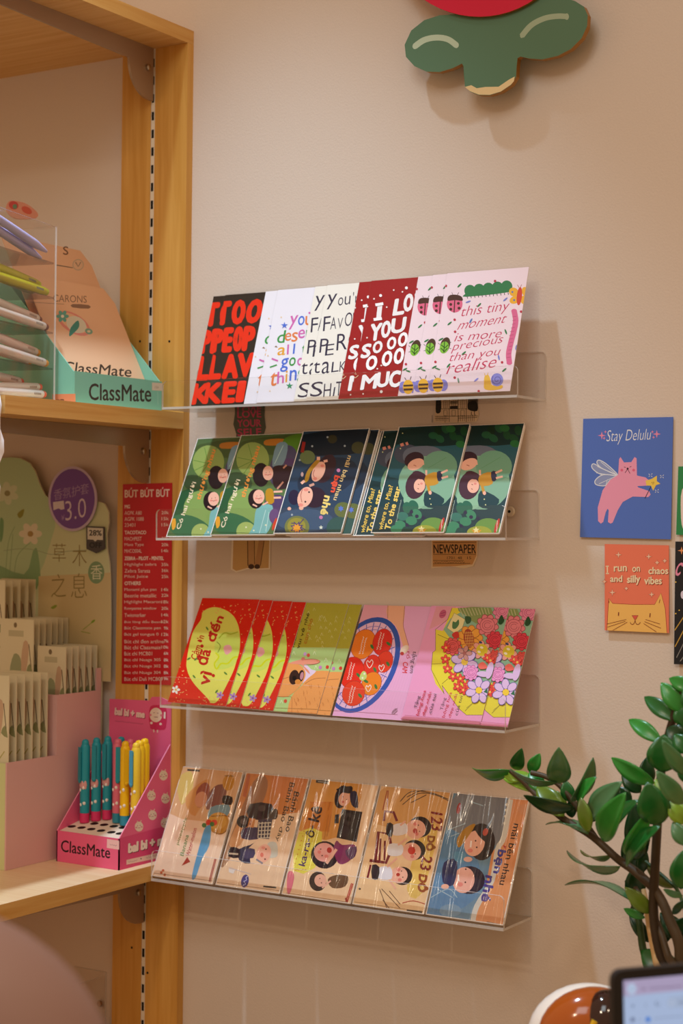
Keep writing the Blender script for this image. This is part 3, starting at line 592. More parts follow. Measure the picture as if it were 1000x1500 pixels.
def p_bouquet(A):
    A.c(580, 880, 4.762); A.full('#f2a3cf'); A.poly([(280, 40), (420, 40), (360, 140), (230, 200)], '#e9a0b0')
    A.poly([(390, 50), (640, 50), (640, 800), (490, 797), (440, 755), (320, 590), (335, 650), (275, 580), (245, 480), (255, 360), (275, 345), (275, 200), (325, 210), (360, 130)], '#ecdb3c'); A.poly([(640, 50), (800, 50), (760, 500), (620, 790), (630, 500)], '#9fc9a0')
    A.poly([(330, 200), (420, 300), (430, 480), (560, 640), (660, 660), (800, 300), (790, 60), (480, 60)], '#8fb99a', 2)
    A.lines([[(390, 50), (360, 130), (275, 200), (275, 345), (255, 360), (245, 480), (335, 650), (320, 590), (440, 755), (490, 797), (610, 797)], [(245, 442), (315, 438)], [(320, 580), (360, 545)], [(480, 770), (560, 690), (490, 750)], [(290, 235), (365, 268)]], 3, '#6a5a20')
    A.poly([(405, 85), (480, 130), (462, 190), (410, 230), (355, 190)], '#eedfa0'); A.line([(405, 85), (480, 130), (462, 190), (410, 230), (355, 190)], 2.5, '#6a5a30', 0, True); A.poly([(395, 145), (415, 150), (435, 130), (438, 165), (415, 195), (392, 190)], '#4a7a4a', 3); A.ell(325, 92, 22, 32, '#c85a80', 30); A.lines([[(310, 90), (345, 80)], [(305, 105), (340, 100)]], 3, '#8a2a50')
    A.poly([(430, 50), (660, 50), (650, 120), (560, 160), (480, 100)], '#8a9a5a', 2); A.lines([[(440+i*22, 50), (470+i*20, 110-i*2)] for i in range(10)], 5, '#c9c79a'); A.poly([(480, 110), (520, 115), (520, 150), (490, 160)], '#2f5a34', 3)
    def rose(x, y, r, c, e):
        A.flower(x, y, r, 9, c, c, .2, .4, e); A.ell(x, y, r*.72, r*.72, e); A.ell(x, y, r*.68, r*.68, c)
        for k in (.5, .3): A.line([(x+r*k*math.cos(t*.7), y+r*k*math.sin(t*.7)*.9) for t in range(9)], 2.6, e)
    A.flower(515, 260, 84, 9, '#f0a53a', '#8a3a22', 0, .42, '#a8661e'); A.ell(507, 262, 36, 66, '#a83a20', -8); A.lines([[(480+i*13, 215), (492+i*11, 320)] for i in range(5)]+[[(478, 225+i*19), (540, 222+i*19)] for i in range(6)], 2.5, '#f0c060')
    rose(637, 172, 74, '#e6808a', '#8e2c3a'); rose(740, 75, 62, '#e88aa8', '#a83a66'); rose(690, 275, 60, '#d8384a', '#7d1824'); rose(690, 390, 45, '#d84a3e', '#8a2018'); rose(395, 320, 60, '#dd5a5a', '#8e2626')
    A.poly([(735, 100), (755, 140), (730, 168), (712, 150)], '#1f4a26', 3); A.poly([(390, 235), (430, 215), (440, 255), (410, 265)], '#c8342c', 3)
    A.flower(595, 345, 62, 7, '#e8a092', '#d8c43a', .3, .42, '#8e4a40'); A.ell(600, 345, 40, 42, '#d8c22e'); A.ell(598, 328, 12, 8, '#f2ead0', 20); A.ell(580, 358, 12, 8, '#f2ead0', 20); A.ell(590, 292, 12, 8, '#33406a', 20)
    for x, y in ((345, 410), (360, 475), (398, 530), (450, 545), (500, 590), (430, 600), (470, 625), (350, 330), (510, 620), (640, 400), (660, 420), (655, 600)): A.flower(x, y, 32, 5, '#e4473a', '#f2c05a', random.random(), .42, '#9a2a20')
    A.flower(480, 430, 90, 6, '#d5b3dd', '#e8c04a', .3, .4, '#6a5a9a'); rose(525, 505, 52, '#e993c6', '#a44a8a'); A.flower(580, 628, 88, 7, '#dcb9e2', '#f0c83a', .2, .38, '#6a5a9a'); A.ell(655, 490, 24, 60, '#d9b6e0', 15); A.ell(610, 515, 45, 20, '#d9b6e0', 5); A.poly([(610, 430), (640, 470), (590, 480), (575, 450)], '#e8685a', 3); A.poly([(612, 640), (640, 610), (640, 650)], '#2f6a4a'); A.flower(480, 370, 50, 5, '#c98f8a', '#a8605a', 0, .4, '#7a4a44')
    A.text('Tặng', (152, 755), (176, 670), (125, 748), '#3c2a38'); A.text('bông hoa', (165, 808), (218, 632), (140, 800), '#d0304a', bold=.015); A.text('đẹp nhất', (205, 808), (255, 640), (180, 800), '#d0304a', bold=.015); A.text('của tui', (248, 790), (285, 655), (226, 785), '#3c2a38')
    A.line([(65, 802), (755, 862)], 3, '#b8607c'); A.poly([(35, 825), (65, 803), (760, 862), (760, 890)], '#e38cb0')
def p_fruit(A):
    A.c(200, 1100, 3.03); A.full('#f3d2b8', 0); A.poly([(195, 60), (490, 90), (400, 300), (130, 270)], '#dfb084', 3); A.poly([(180, 130), (240, 90), (250, 160), (200, 240)], '#dcc070', 3); A.poly([(215, 210), (300, 130), (320, 150), (260, 290)], '#d79a5c', 3)
    A.poly([(265, 180), (300, 140), (325, 160), (310, 230), (270, 250)], '#a05848', 3); A.ell(285, 215, 26, 36, '#d99a78', 20); A.poly([(360, 150), (400, 160), (380, 235), (310, 260), (320, 190)], '#8a5a50', 3); A.poly([(385, 198), (425, 205), (420, 240), (382, 232)], '#2a2220', 2)
    A.poly([(330, 250), (410, 240), (400, 290), (320, 310)], '#7fa0ae', 3); A.ell(408, 140, 26, 36, '#c88a2a', 10); A.line([(390, 110), (430, 112)], 3, '#6a4012'); A.ell(366, 322, 46, 50, '#c98d30'); A.ell(358, 312, 40, 38, '#d8a34a'); A.line([(330, 290), (410, 290), (412, 330), (380, 368), (340, 360)], 3, '#7a4a18', 3)
    A.dots([(320, 318), (345, 318)], 14, '#d8402a'); A.dots([(335, 325), (300, 330)], 11, '#4a7a3a'); A.poly([(305, 340), (330, 335), (322, 420), (290, 480), (262, 562), (245, 555), (285, 400)], '#5fa3d0', 3)
    A.text('pineapple', (190, 420), (228, 300), (174, 414), '#7a8a4a', bold=.01); A.text('Banana', (208, 468), (232, 375), (192, 462), '#4c8a4a', bold=.01); A.text('Water-melon', (236, 470), (268, 345), (218, 464), '#b8404a', bold=.01); A.poly([(200, 510), (225, 470), (238, 492)], '#b03a30')
    A.line([(324, 580), (350, 480)], 9, '#a8302c'); A.scrib((325, 578), (349, 484), 5, 2, '#e8b8a8'); A.line([(225, 84), (280, 88)], 8, '#3a3430'); A.dots([(110, 540), (125, 550), (118, 530)], 6, '#c8603a'); A.line([(75, 542), (340, 578)], 2, '#8a6a50')
def p_banh(A):
    A.c(310, 1120, 4.762); A.full('#f2ceac'); A.poly([(250, 60), (700, 80), (640, 330), (170, 300)], '#d3884e', 3); A.poly([(420, 90), (690, 90), (660, 220), (480, 230)], '#d98a56', 4); A.poly([(290, 120), (390, 110), (340, 300), (110, 680), (80, 650)], '#a87a5c', 3); A.poly([(120, 560), (190, 400), (260, 400), (200, 560)], '#d9a070', 3)
    A.ell(220, 398, 46, 44, '#2f2628'); A.ell(222, 398, 22, 22, '#6a5a58'); A.poly([(265, 275), (418, 275), (415, 370), (260, 380)], '#3a3236', 2); A.ell(375, 330, 40, 42, '#2c2528'); A.ell(350, 305, 26, 22, '#544a4a'); A.poly([(430, 310), (460, 320), (450, 380), (380, 370)], '#4a3a34', 3)
    A.poly([(215, 445), (330, 440), (320, 520), (210, 515)], '#4c4262', 2); A.poly([(325, 385), (425, 375), (400, 520), (310, 515)], '#4a4456', 0); A.lines([[(330+i*22, 400), (322+i*22, 512)] for i in range(4)]+[[(325, 410+i*26), (415, 405+i*26)] for i in range(5)], 6, '#e6dccc'); A.poly([(262, 372), (305, 378), (292, 440), (250, 436)], '#d08a52'); A.text('81', (270, 425), (280, 395), (258, 420), '#8a3020', bold=.03)
    A.poly([(330, 525), (260, 580), (270, 690), (190, 665), (190, 590), (270, 560)], '#2d3050', 2); A.poly([(230, 590), (300, 590), (290, 650), (220, 650)], '#4a4566', 2); A.poly([(130, 575), (195, 590), (190, 650), (115, 640)], '#221e26', 2); A.line([(120, 620), (185, 625)], 12, '#c9b096'); A.poly([(390, 550), (450, 545), (460, 630), (430, 650), (400, 640)], '#cfcabc', 3)
    A.ell(362, 620, 50, 66, SKIN, 20); A.dots([(378, 590), (372, 660)], 6, '#6a3a34'); A.ell(350, 630, 12, 16, '#e07868'); A.ell(360, 580, 14, 10, '#ea9484'); A.line([(310, 660), (355, 690)], 12, '#8f8a94')
    d = '#3a2f24'
    A.text('Bánh Bao', (545, 122), (480, 395), (580, 130), d, bold=.01); A.text('Bánh Bao', (575, 185), (512, 465), (612, 195), d, bold=.015); A.text('đây', (470, 430), (440, 530), (500, 440), d)
    A.ell(232, 812, 26, 46, '#3b3a86', 12); A.scrib((225, 845), (245, 775), 22, 5, '#cfcdf0'); A.poly([(215, 220), (250, 65), (270, 70), (240, 228)], '#c06a48'); A.line([(360, 850), (450, 858)], 12, '#3a3430'); A.poly([(118, 725), (165, 735), (150, 762), (122, 752)], '#efe6e2'); A.line([(120, 718), (275, 765)], 4, '#cfc6d0'); A.line([(25, 820), (470, 880)], 3, '#8a6040')
def p_karaoke(A):
    A.c(310, 1120, 4.762); A.full('#f5cfa8'); A.poly([(700, 95), (1050, 110), (900, 500), (600, 450)], '#e0a052', 3); A.poly([(690, 260), (850, 260), (820, 470), (640, 450)], '#d98a3c', 0); A.poly([(610, 470), (770, 470), (720, 720), (570, 740)], '#e8dc5a', 2)
    A.dots([(690+i*20, 262+3*(i % 2)) for i in range(8)]+[(585+i*10, 735-4*(i % 2)) for i in range(8)]+[(580+i*9, 690-i*32) for i in range(12)], 4, '#d06a30', 6); A.dots([(600+12*i+20*(j % 2), 480+55*j) for i in range(10) for j in range(5)], 3, '#d4a83c', 5)
    A.ell(905, 225, 46, 82, '#241a26', 15); A.ell(925, 240, 40, 50, SKIN, 20); A.poly([(870, 170), (975, 150), (970, 200), (900, 190)], '#241a26', 3); A.dots([(915, 225), (940, 245)], 4, '#5a2a2a'); A.ell(915, 260, 8, 6, '#c84a3c')
    A.poly([(965, 200), (1010, 190), (1020, 300), (975, 280)], '#2d2a48', 3); A.poly([(910, 310), (1050, 330), (1010, 540), (870, 510)], '#28242a'); A.ell(955, 380, 38, 44, '#3d383c'); A.ell(930, 470, 34, 40, '#37323a'); A.ell(955, 380, 16, 18, '#1a171a'); A.poly([(860, 350), (890, 345), (885, 410), (855, 410)], '#1f1a1e')
    A.ell(788, 630, 96, 96, '#251b28'); A.ell(785, 612, 72, 66, '#efa9a0', 0); A.ell(820, 597, 17, 20, '#b82a2a'); A.dots([(760, 590), (770, 635)], 5, '#5a2a2a'); A.ell(800, 640, 14, 12, '#e8837c'); A.ell(750, 610, 12, 12, '#e8837c')
    A.poly([(870, 530), (910, 560), (1000, 560), (990, 640), (930, 690), (880, 685), (850, 600)], '#8a3268', 3); A.line([(800, 690), (870, 590)], 20, SKIN); A.poly([(930, 600), (1010, 570), (1000, 640), (960, 660)], '#5d3a60', 2)
    A.ell(740, 815, 60, 68, '#251b22'); A.ell(758, 808, 42, 44, SKIN); A.dots([(755, 795), (765, 825)], 4, '#5a2a2a'); A.poly([(810, 800), (870, 770), (950, 780), (930, 850), (840, 860)], '#6a4a34', 3); A.line([(770, 860), (830, 810)], 12, SKIN)
    d = '#33254a'
    A.text('ka-ra-', (650, 712), (695, 520), (605, 700), '#4a2f70', bold=.02); A.text('ô-', (712, 515), (728, 430), (650, 500), '#3d2a34', bold=.02); A.text('kê', (748, 405), (775, 300), (670, 385), '#31222a', bold=.03)
    A.scrib((784, 520), (814, 350), 10, 2.5, '#a86a30'); A.scrib((804, 500), (832, 350), 10, 2.5, '#a86a30'); A.scrib((812, 320), (824, 262), 12, 3.5, '#c0602a'); A.poly([(530, 760), (560, 745), (575, 790), (545, 900), (525, 880)], '#e4738a', 3)
    A.line([(728, 115), (815, 125)], 22, '#33302c'); A.line([(740, 118), (805, 125)], 7, '#b0aaa0'); A.line([(940, 958), (980, 830)], 18, '#c0362c'); A.scrib((940, 955), (978, 836), 9, 3, '#eac0a8'); A.line([(935, 930), (945, 970)], 14, '#a82a24'); A.line([(520, 895), (950, 960)], 3, '#8a6040')
def p_cheers(A):
    A.c(490, 1110, 3.125); A.full('#f4cd9e'); A.poly([(235, 130), (560, 160), (520, 330), (180, 300)], '#e2ab6a', 3); A.poly([(400, 330), (470, 330), (400, 620), (330, 600)], '#eac56a', 3)
    A.lines([[(300, 200), (350, 155), (440, 160), (520, 190)], [(310, 215), (380, 165), (460, 170), (545, 210)], [(330, 180), (400, 150), (480, 155)], [(350, 205), (420, 170)]], 3.5, '#4a3a30', 4); A.lines([[(240, 150), (220, 240)], [(245, 150), (240, 245)]], 5, '#b0583a')
    m = '#7d2430'
    A.line([(225, 290), (230, 245), (270, 250), (285, 290)], 12, m); A.line([(185, 480), (200, 340), (250, 350), (260, 420), (235, 480), (160, 470)], 14, m); A.lines([[(210, 370), (205, 470)], [(230, 380), (228, 470)], [(150, 550), (165, 490)], [(175, 555), (185, 500)]], 9, m)
    for x, y, r, hx, hy in ((375, 325, 46, 14, -8), (355, 428, 44, 10, -6), (298, 535, 40, 12, 6)):
        A.ell(x+hx, y+hy, r*1.15, r*1.05, '#221a20'); A.ell(x-4, y+2, r, r*.95, SKIN); A.dots([(x+8, y-16), (x+14, y+12)], 3, '#4a2a2a'); A.ell(x-6, y-22, 9, 8, '#e4837a'); A.ell(x, y+24, 9, 8, '#e4837a')
    A.ell(368, 335, 10, 12, '#b8342c'); A.ell(352, 425, 17, 18, '#d03a30'); A.ell(290, 535, 9, 8, '#b8342c')
    A.poly([(265, 310), (325, 300), (330, 345), (270, 355)], '#ece4e6', 3); A.poly([(250, 395), (310, 400), (305, 445), (245, 445)], '#ece6ea', 3); A.poly([(200, 505), (255, 500), (260, 555), (195, 550)], '#e6e2ec', 3); A.poly([(240, 300), (268, 305), (262, 360), (236, 350)], '#2d2630', 2); A.poly([(172, 490), (205, 500), (198, 555), (170, 550)], '#2d2630', 2)
    A.lines([[(300, 310), (325, 290)], [(290, 400), (330, 370)], [(240, 500), (285, 460)], [(250, 560), (280, 600)]], 9, SKIN)
    d = '#8a2a24'
    A.text('123', (440, 245), (440, 330), (495, 255), d, bold=.03); A.text('DÔ', (425, 355), (415, 425), (470, 360), '#9a5a20', bold=.05); A.text('23', (400, 445), (388, 510), (450, 455), d, bold=.03); A.text('DÔ', (385, 530), (378, 612), (435, 540), '#9a4a20', bold=.05)
    A.lines([[(205, 600), (240, 690)], [(215, 600), (300, 690)], [(250, 610), (300, 670)], [(220, 650), (250, 690)]], 3, '#6a4a3a', 0); A.line([(310, 665), (360, 655), (415, 670)], 4, '#c05a4a', 3); A.line([(330, 700), (400, 708)], 13, '#33302c'); A.line([(90, 660), (405, 705)], 2, '#9a7048'); A.dots([(115, 600)], 5, '#3a2a2a')
def p_drink(A):
    A.c(490, 1110, 3.125); A.full('#6c90aa'); A.poly([(560, 165), (790, 190), (740, 400), (520, 340)], '#7d8088', 3); A.poly([(500, 340), (640, 430), (650, 640), (410, 720)], '#5b8ab4', 4); A.lines([[(520, 330), (600, 300)], [(530, 360), (570, 345)], [(440, 640), (520, 600), (560, 640)], [(470, 600), (540, 640)], [(620, 200), (680, 220)]], 4, '#a5c0d0', 3)
    A.poly([(800, 185), (905, 205), (775, 790), (630, 760), (690, 600), (720, 430), (770, 380)], '#e29866', 2); A.line([(805, 190), (775, 360), (745, 420), (720, 560), (650, 680), (630, 760)], 24, '#dcd6cc', 4)
    A.ell(672, 385, 62, 85, '#2a2024', 0); A.ell(640, 392, 46, 60, SKIN, 18); A.poly([(640, 320), (690, 330), (720, 400), (670, 370)], '#2a2024', 3); A.ell(616, 560, 72, 64, '#262038', 0); A.ell(590, 560, 50, 60, '#f0b4a4', 12); A.poly([(600, 320), (645, 305), (590, 390), (565, 410), (560, 370)], '#b9862e', 3)
    A.poly([(500, 480), (560, 470), (545, 580), (495, 570)], '#2c3560', 3); A.poly([(550, 430), (600, 440), (590, 480), (550, 470)], '#5f9ac0', 2); A.line([(625, 380), (622, 410)], 8, '#fff3ee'); A.line([(565, 535), (568, 565)], 7, '#fff3ee'); A.dots([(645, 380), (650, 410), (600, 510), (598, 570)], 4, '#4a2a2e'); A.ell(620, 425, 12, 9, '#e88a80'); A.ell(575, 580, 12, 10, '#e88a80'); A.ell(690, 340, 12, 18, '#c04a3a', 20); A.ell(505, 590, 18, 12, SKIN); A.ell(610, 465, 20, 12, '#ecbcb0')
    A.text('mãi bên nhau', (820, 300), (752, 580), (850, 305), '#332a2a', bold=.012); A.text('bạn', (740, 415), (715, 525), (785, 425), '#3d3a96', bold=.045); A.text('nhé', (690, 535), (668, 655), (735, 545), '#4a3c90', bold=.045)
    A.ell(865, 237, 26, 24, '#dc9a70'); A.ell(568, 232, 9, 26, '#a83028', 12); A.dots([(788, 215), (785, 240), (782, 268), (778, 300)], 7, '#e8e2d6'); A.line([(695, 757), (755, 768)], 14, '#33302c'); A.ell(530, 700, 50, 30, '#7a9ab4'); A.line([(420, 715), (770, 765)], 2, '#8a6a58'); A.poly([(770, 400), (785, 405), (780, 420)], '#c03a2a')

# ------------------------------------------------------------------ cards on the racks
g1 = 'message cards on the top rack'
y1 = lambda px: 594-(px-280)*.0387
W1 = wid(ROW1, 10, (625, 580.5), (746, 576))
pl = dict(sleeve=SLEEVE, rough=.35)
def r1(k, px): return (px, y1(px))
L1 = [ROW1]*4
spec = [('message_card', (1, 297), (0, 280), p_red, '#2b2420', ['red block-letter card on black, front one of its pair on the top rack', 'leftmost card on the top rack, red block letters, mostly behind its twin']),
        ('message_card', (3, 375), (2, 357), p_you, '#f1edf6', ['white card with colourful handwriting and stars, front one of its pair on the top rack', 'white card showing only a blank strip behind the colourful handwriting card']),
        ('message_card', (5, 448), (4, 430), p_fav, '#f4efe6', ['cream card with dark handwritten capitals, front one of its pair on the top rack', 'cream card showing one column of dark letters between white and cream cards']),
        ('message_card', (7, 513), (6, 495), p_love, '#a3151d', ['dark red card with fat white letters, front one of its pair on the top rack', 'dark red card showing a narrow strip beside the cream handwritten cards'])]
for RW, (nm, (k, px), (k2, px2), fn, base, lb) in zip(L1, spec):
    o = card(RW, k, r1(k, px), W1, nm, lb[0], 'greeting card', g1, fn, base, **pl)
    again(o, RW, k2, r1(k2, px2), lb[1])
o = card(ROW1, 10, r1(10, 625), W1, 'message_card', 'pink card with caterpillar, butterfly and snail, rightmost on the top rack', 'greeting card', g1, p_tiny, '#f5dfe8', **pl)
again(o, ROW1, 9, r1(9, 604), 'pink ladybird card, middle one of three overlapping at the right of the top rack')
again(o, ROW1, 8, r1(8, 582), 'pink ladybird card, hindmost of three, next to the dark red cards')

g2 = 'dark notebooks on the second rack'
y2 = lambda px: 790-(px-240)*.006
W2 = wid(ROW2, 2, (541, 788), (648, 787.5))
nb = dict(thick=.0028, rr=.004, base='#f2ece4', edge='#f2ece4', rough=.3, border=(.0011, '#f4eee8'))
o = card(ROW2, 1, (306, 789.6), W2, 'notebook', 'green lily-leaf notebook showing two children, second from the left on the second rack', 'notebook', g2, p_green, **nb)
again(o, ROW2, 0, (242, 790), 'leftmost green notebook on the second rack, partly covered by its twin')
o = card(ROW2, 2, (398, 789), W2, 'notebook', 'dark blue notebook with two sleeping faces and a red word, middle of the second rack', 'notebook', g2, p_blue, **nb)
again(o, ROW2, 1, (413, 789), 'dark blue notebook peeking out just right of the sleeping faces notebook')
again(o, ROW2, 0, (420, 789), 'hindmost dark blue notebook, thin white edge beside the yellow lettered ones')
o = card(ROW2, 2, (541, 788), W2, 'notebook', 'dark green notebook with a girl on a lily pad, yellow lettering fully visible', 'notebook', g2, p_where, **nb)
again(o, ROW2, 0, (516, 788), 'dark green notebook showing a strip of yellow lettering beside the blue stack')
again(o, ROW2, 1, (619, 787.5), 'rightmost notebook on the second rack, lily pad girl without visible lettering')

g3 = 'illustrated cards on the third rack'
y3 = lambda px: 1033+(px-243)*.0704
W3r = wid(ROW3, 5, (244, 1033), (329, 1039)); W3 = wid(ROW3, 1, (585, 1057), (701, 1065))
o = card(ROW3, 5, (244, 1033), W3r, 'illustrated_card', 'red card with whole yellow speech bubble at the left end of the third rack', 'greeting card', g3, p_thanks, '#dd2413', **pl)
for k, px, lb in ((4, 263, 'red card right behind the whole yellow speech bubble card'), (3, 291, 'red and yellow card, third in the fan of four'), (2, 311, 'hindmost red and yellow card of the fan, beside the dog card')):
    again(o, ROW3, k, (px, y3(px)), lb)
W3c = wid(ROW3, 1, (368, 1042), (463, 1048))
o = card(ROW3, 1, (368, y3(368)), W3c, 'illustrated_card', 'green card with an orange dog held by a hand, on the third rack', 'greeting card', g3, p_corgi, '#bcd27c', **pl)
again(o, ROW3, 0, (387, y3(387)), 'green dog card showing only a strip between dog and orange basket')
W3b = wid(ROW3, 0, (486, 1050), (598, 1057))
card(ROW3, 0, (486, y3(486)), W3b, 'illustrated_card', 'pink card with a blue-rimmed basket of oranges on the third rack', 'greeting card', g3, p_basket, '#efb0da', **pl)
o = card(ROW3, 2, (586, y3(586)), W3, 'illustrated_card', 'pink card with the yellow-wrapped flower bouquet and red handwriting', 'greeting card', g3, p_bouquet, '#f2a3cf', **pl)
again(o, ROW3, 1, (624, y3(624)), 'rightmost card on the third rack, strip of bouquet behind its twin')

g4 = 'cellophane-wrapped notebooks on the lowest rack'
wr = dict(thick=.0028, rr=.003, base='#efe4d8', edge='#efe8e0', rough=.3, sleeve=CRINKLE, border=(.0010, '#ece2da'))
for bl, br, fn, lb in (((220, 1288), (310, 1300), p_fruit, 'wrapped notebook with fruit basket and blue stroke, leftmost on the lowest rack'),
                       ((314, 1301), (408, 1314), p_banh, 'wrapped notebook with bun seller and dark motorbike on orange'),
                       ((411, 1314), (512, 1329), p_karaoke, 'wrapped notebook with singing girl on a yellow patch and loudspeaker'),
                       ((514.5, 1329), (619.5, 1344), p_cheers, 'wrapped notebook with three cheering boys and red numbers'),
                       ((622, 1345), (736, 1361), p_drink, 'wrapped blue and orange notebook with two friends, rightmost on the lowest rack')):
    card(ROW4, 0, bl, wid(ROW4, 0, bl, br), 'notebook', lb, 'notebook', g4, fn, **wr)
# ------------------------------------------------------------------ flat things on the wall
def flat(name, label, cat, surf, crop, outline, base, paint, thick=.0004, group=None, edge=None, rough=.6, sm=0):
    """a cut paper/board shape lying on surf; outline in crop pixels"""
    A = Art(surf, None, crop); pts = catmull(outline, sm, True) if sm else outline
    loc = [A.m(*p) for p in pts]; b = MB(); M = surf.mtx(); b.prism(loc, 0, thick, mat(base, rough), mat(edge or base, rough), M)
    A.z = thick+2e-5
    if paint: paint(A)
    b.art(A, 0., rough)
    c = surf.at(sum(p[0] for p in loc)/len(loc), sum(p[1] for p in loc)/len(loc))
    MM = M.copy(); MM.translation = c
    return tag(build(name, b, None, MM), label, cat, group)
WS = Surf((0, -.0006, 0), (1, 0, 0), (0, 0, 1))
gs = 'decorative paper stickers on the wall'
def s_love(A):
    A.c(200, 580, 4.545)
    for t, y in (('LOVE', 148), ('YOUR', 208), ('SELF', 268)): A.text(t, (672, y), (832, y-4), (670, y-50), '#cf4a70', bold=.03)
flat('wall_sticker', 'dark sticker reading LOVE YOUR SELF under the top rack', 'sticker', WS, (200, 580, 4.545), [(655, 50), (855, 50), (850, 130), (860, 210), (845, 260), (850, 300), (660, 300), (665, 255), (645, 190), (655, 120)], '#5e6358', s_love, group=gs)
def s_tube(A):
    A.c(200, 580, 4.545); A.poly([(645, 960), (885, 960), (880, 1145), (800, 1150), (740, 1145), (665, 1165), (640, 1150)], '#cfa76a')
    A.poly([(738, 960), (785, 960), (790, 1130), (745, 1140)], '#c29660'); A.poly([(815, 960), (850, 960), (822, 1135), (785, 1135)], '#ba8c58'); A.ell(764, 1136, 20, 17, '#4a3020'); A.ell(804, 1136, 19, 16, '#4a3020'); A.line([(740, 965), (742, 1130)], 6, '#6a4a28'); A.line([(785, 965), (786, 1120)], 5, '#6a4a28'); A.line([(850, 965), (825, 1130)], 5, '#6a4a28')
flat('wall_sticker', 'brown sticker with two cardboard tubes under the second rack', 'sticker', WS, (200, 580, 4.545), [(635, 955), (892, 955), (890, 1155), (800, 1158), (740, 1153), (665, 1175), (628, 1155)], '#f2e6d2', s_tube, group=gs)
def s_house(A):
    A.c(560, 570, 5.0); k = '#2c221a'; A.poly([(392, 30), (690, 30), (685, 110), (700, 180), (685, 230), (540, 240), (450, 245), (385, 236)], '#dcc3a4')
    for x in (450, 545, 640): A.line([(x-85, 190), (x-85, 245)], 3, k)
    A.poly([(398, 70), (425, 70), (428, 165), (392, 170)], '#1d1712', 3); A.poly([(630, 95), (690, 90), (695, 160), (630, 150)], '#1d1712', 3)
    A.lines([[(430, 145), (640, 145)], [(385, 200), (700, 196)], [(430, 60), (430, 145)], [(490, 60), (490, 240)], [(555, 60), (555, 240)], [(615, 60), (615, 240)], [(385, 215), (490, 215)], [(555, 212), (695, 208)]], 3.5, k)
    for x in (450, 510, 575): A.lines([[(x, 75), (x, 140), (x+25, 140), (x+25, 75), (x, 75)], [(x, 155), (x, 195), (x+25, 195), (x+25, 155), (x, 155)], [(x+12, 75), (x+12, 140)]], 3, k)
    A.poly([(495, 125), (552, 122), (552, 145), (495, 145)], k); A.lines([[(560+i*14, 190), (560+i*14, 235)] for i in range(9)]+[[(395+i*11, 198), (395+i*11, 235)] for i in range(8)], 2.5, k); A.lines([[(652, 165), (652, 190), (662, 190)], [(675, 160), (675, 190), (685, 190)]], 5, k)
flat('wall_sticker', 'torn sticker with an old house drawing under the top rack', 'sticker', WS, (560, 570, 5.0), [(388, 20), (700, 20), (692, 110), (708, 185), (690, 238), (540, 246), (440, 250), (410, 240), (375, 243), (385, 170), (392, 110)], '#dcc8aa', s_house, group=gs)
def s_news(A):
    A.c(500, 590, 3.125); k = '#241c16'; A.poly([(416, 632), (620, 632), (618, 700), (600, 740), (520, 748), (418, 750)], '#d6a264')
    A.text('NEWSPAPER', (422, 690), (616, 690), (421, 648), k, bold=.012); A.lines([[(420, 640), (618, 638)], [(420, 694), (616, 694)], [(420, 722), (560, 722)], [(420, 737), (590, 735)]], 2, k)
    A.text('1701. 48', (484, 716), (552, 716), (484, 704), k); A.text('15', (576, 716), (594, 716), (576, 704), k); A.scrib((425, 730), (565, 729), 9, 2, k)
flat('wall_sticker', 'torn kraft sticker reading NEWSPAPER under the second rack', 'sticker', WS, (500, 590, 3.125), [(412, 628), (624, 628), (622, 705), (604, 748), (560, 758), (500, 748), (412, 758)], '#f0dcbc', s_news, group=gs)

# posters, pinned at the top and lifting a little at the foot
gp = 'small illustrated posters on the wall'
def p_blueposter(A):
    A.c(820, 590, 3.75); wh = '#eef0f4'; pk = '#ee9dbb'
    A.text('Stay Delulu', (255, 232), (500, 222), (256, 152), wh, bold=-.012, shear=.25)
    for x, y, r in ((230, 180, 22), (532, 172, 22)): A.star(x, y, r, 6, 4, '#ee8fb0')
    for x, y in ((250, 160), (243, 195), (508, 160), (514, 190)): A.star(x, y, 9, 3, 4, '#ee8fb0')
    for pts in ([(320, 400), (260, 340), (215, 315), (205, 335), (250, 375)], [(322, 402), (240, 365), (185, 335), (178, 360), (230, 395)], [(320, 405), (240, 395), (195, 425), (200, 450), (250, 455), (275, 425)]):
        A.poly(pts, '#8f9cc8', 4); A.line(pts, 5, '#dfe4ee', 4, True)
    A.lines([[(318, 402), (205, 350)], [(320, 402), (225, 325)], [(318, 404), (200, 385)], [(305, 405), (215, 445)], [(262, 420), (252, 455)]], 3, '#dfe4ee')
    A.poly([(320, 395), (325, 310), (333, 298), (352, 328), (392, 326), (410, 298), (421, 305), (423, 400), (470, 410), (488, 425), (480, 455), (425, 458), (430, 465), (490, 485), (498, 505), (485, 518), (400, 515), (345, 545), (318, 590), (290, 658), (278, 664), (264, 655), (268, 590), (262, 582), (252, 600), (238, 655), (225, 664), (210, 650), (208, 575), (235, 480), (275, 425)], pk)
    A.poly([(470, 428), (505, 418), (533, 400), (532, 430), (552, 445), (528, 452), (512, 483), (500, 455), (475, 455)], '#f2cf5a'); A.line([(500, 460), (467, 525)], 4, '#23304a')
    A.dots([(372, 362)], 6, '#3a2030'); A.lines([[(371, 365), (358, 385)], [(372, 365), (385, 388)], [(352, 352), (362, 356)], [(382, 354), (392, 350)]], 3, '#3a2030'); A.dots([(340, 370), (405, 370)], 8, '#e2688c'); A.dots([(506, 438), (515, 437)], 2.5, '#5a4a20'); A.line([(507, 444), (512, 447), (516, 442)], 2, '#5a4a20')
    for x, y in ((497, 398), (560, 405), (532, 485)): A.lines([[(x-10, y-7), (x-3, y-2)], [(x+4, y-4), (x+11, y-9)], [(x-9, y+8), (x-3, y+3)], [(x+4, y+3), (x+10, y+9)]], 2.5, wh)
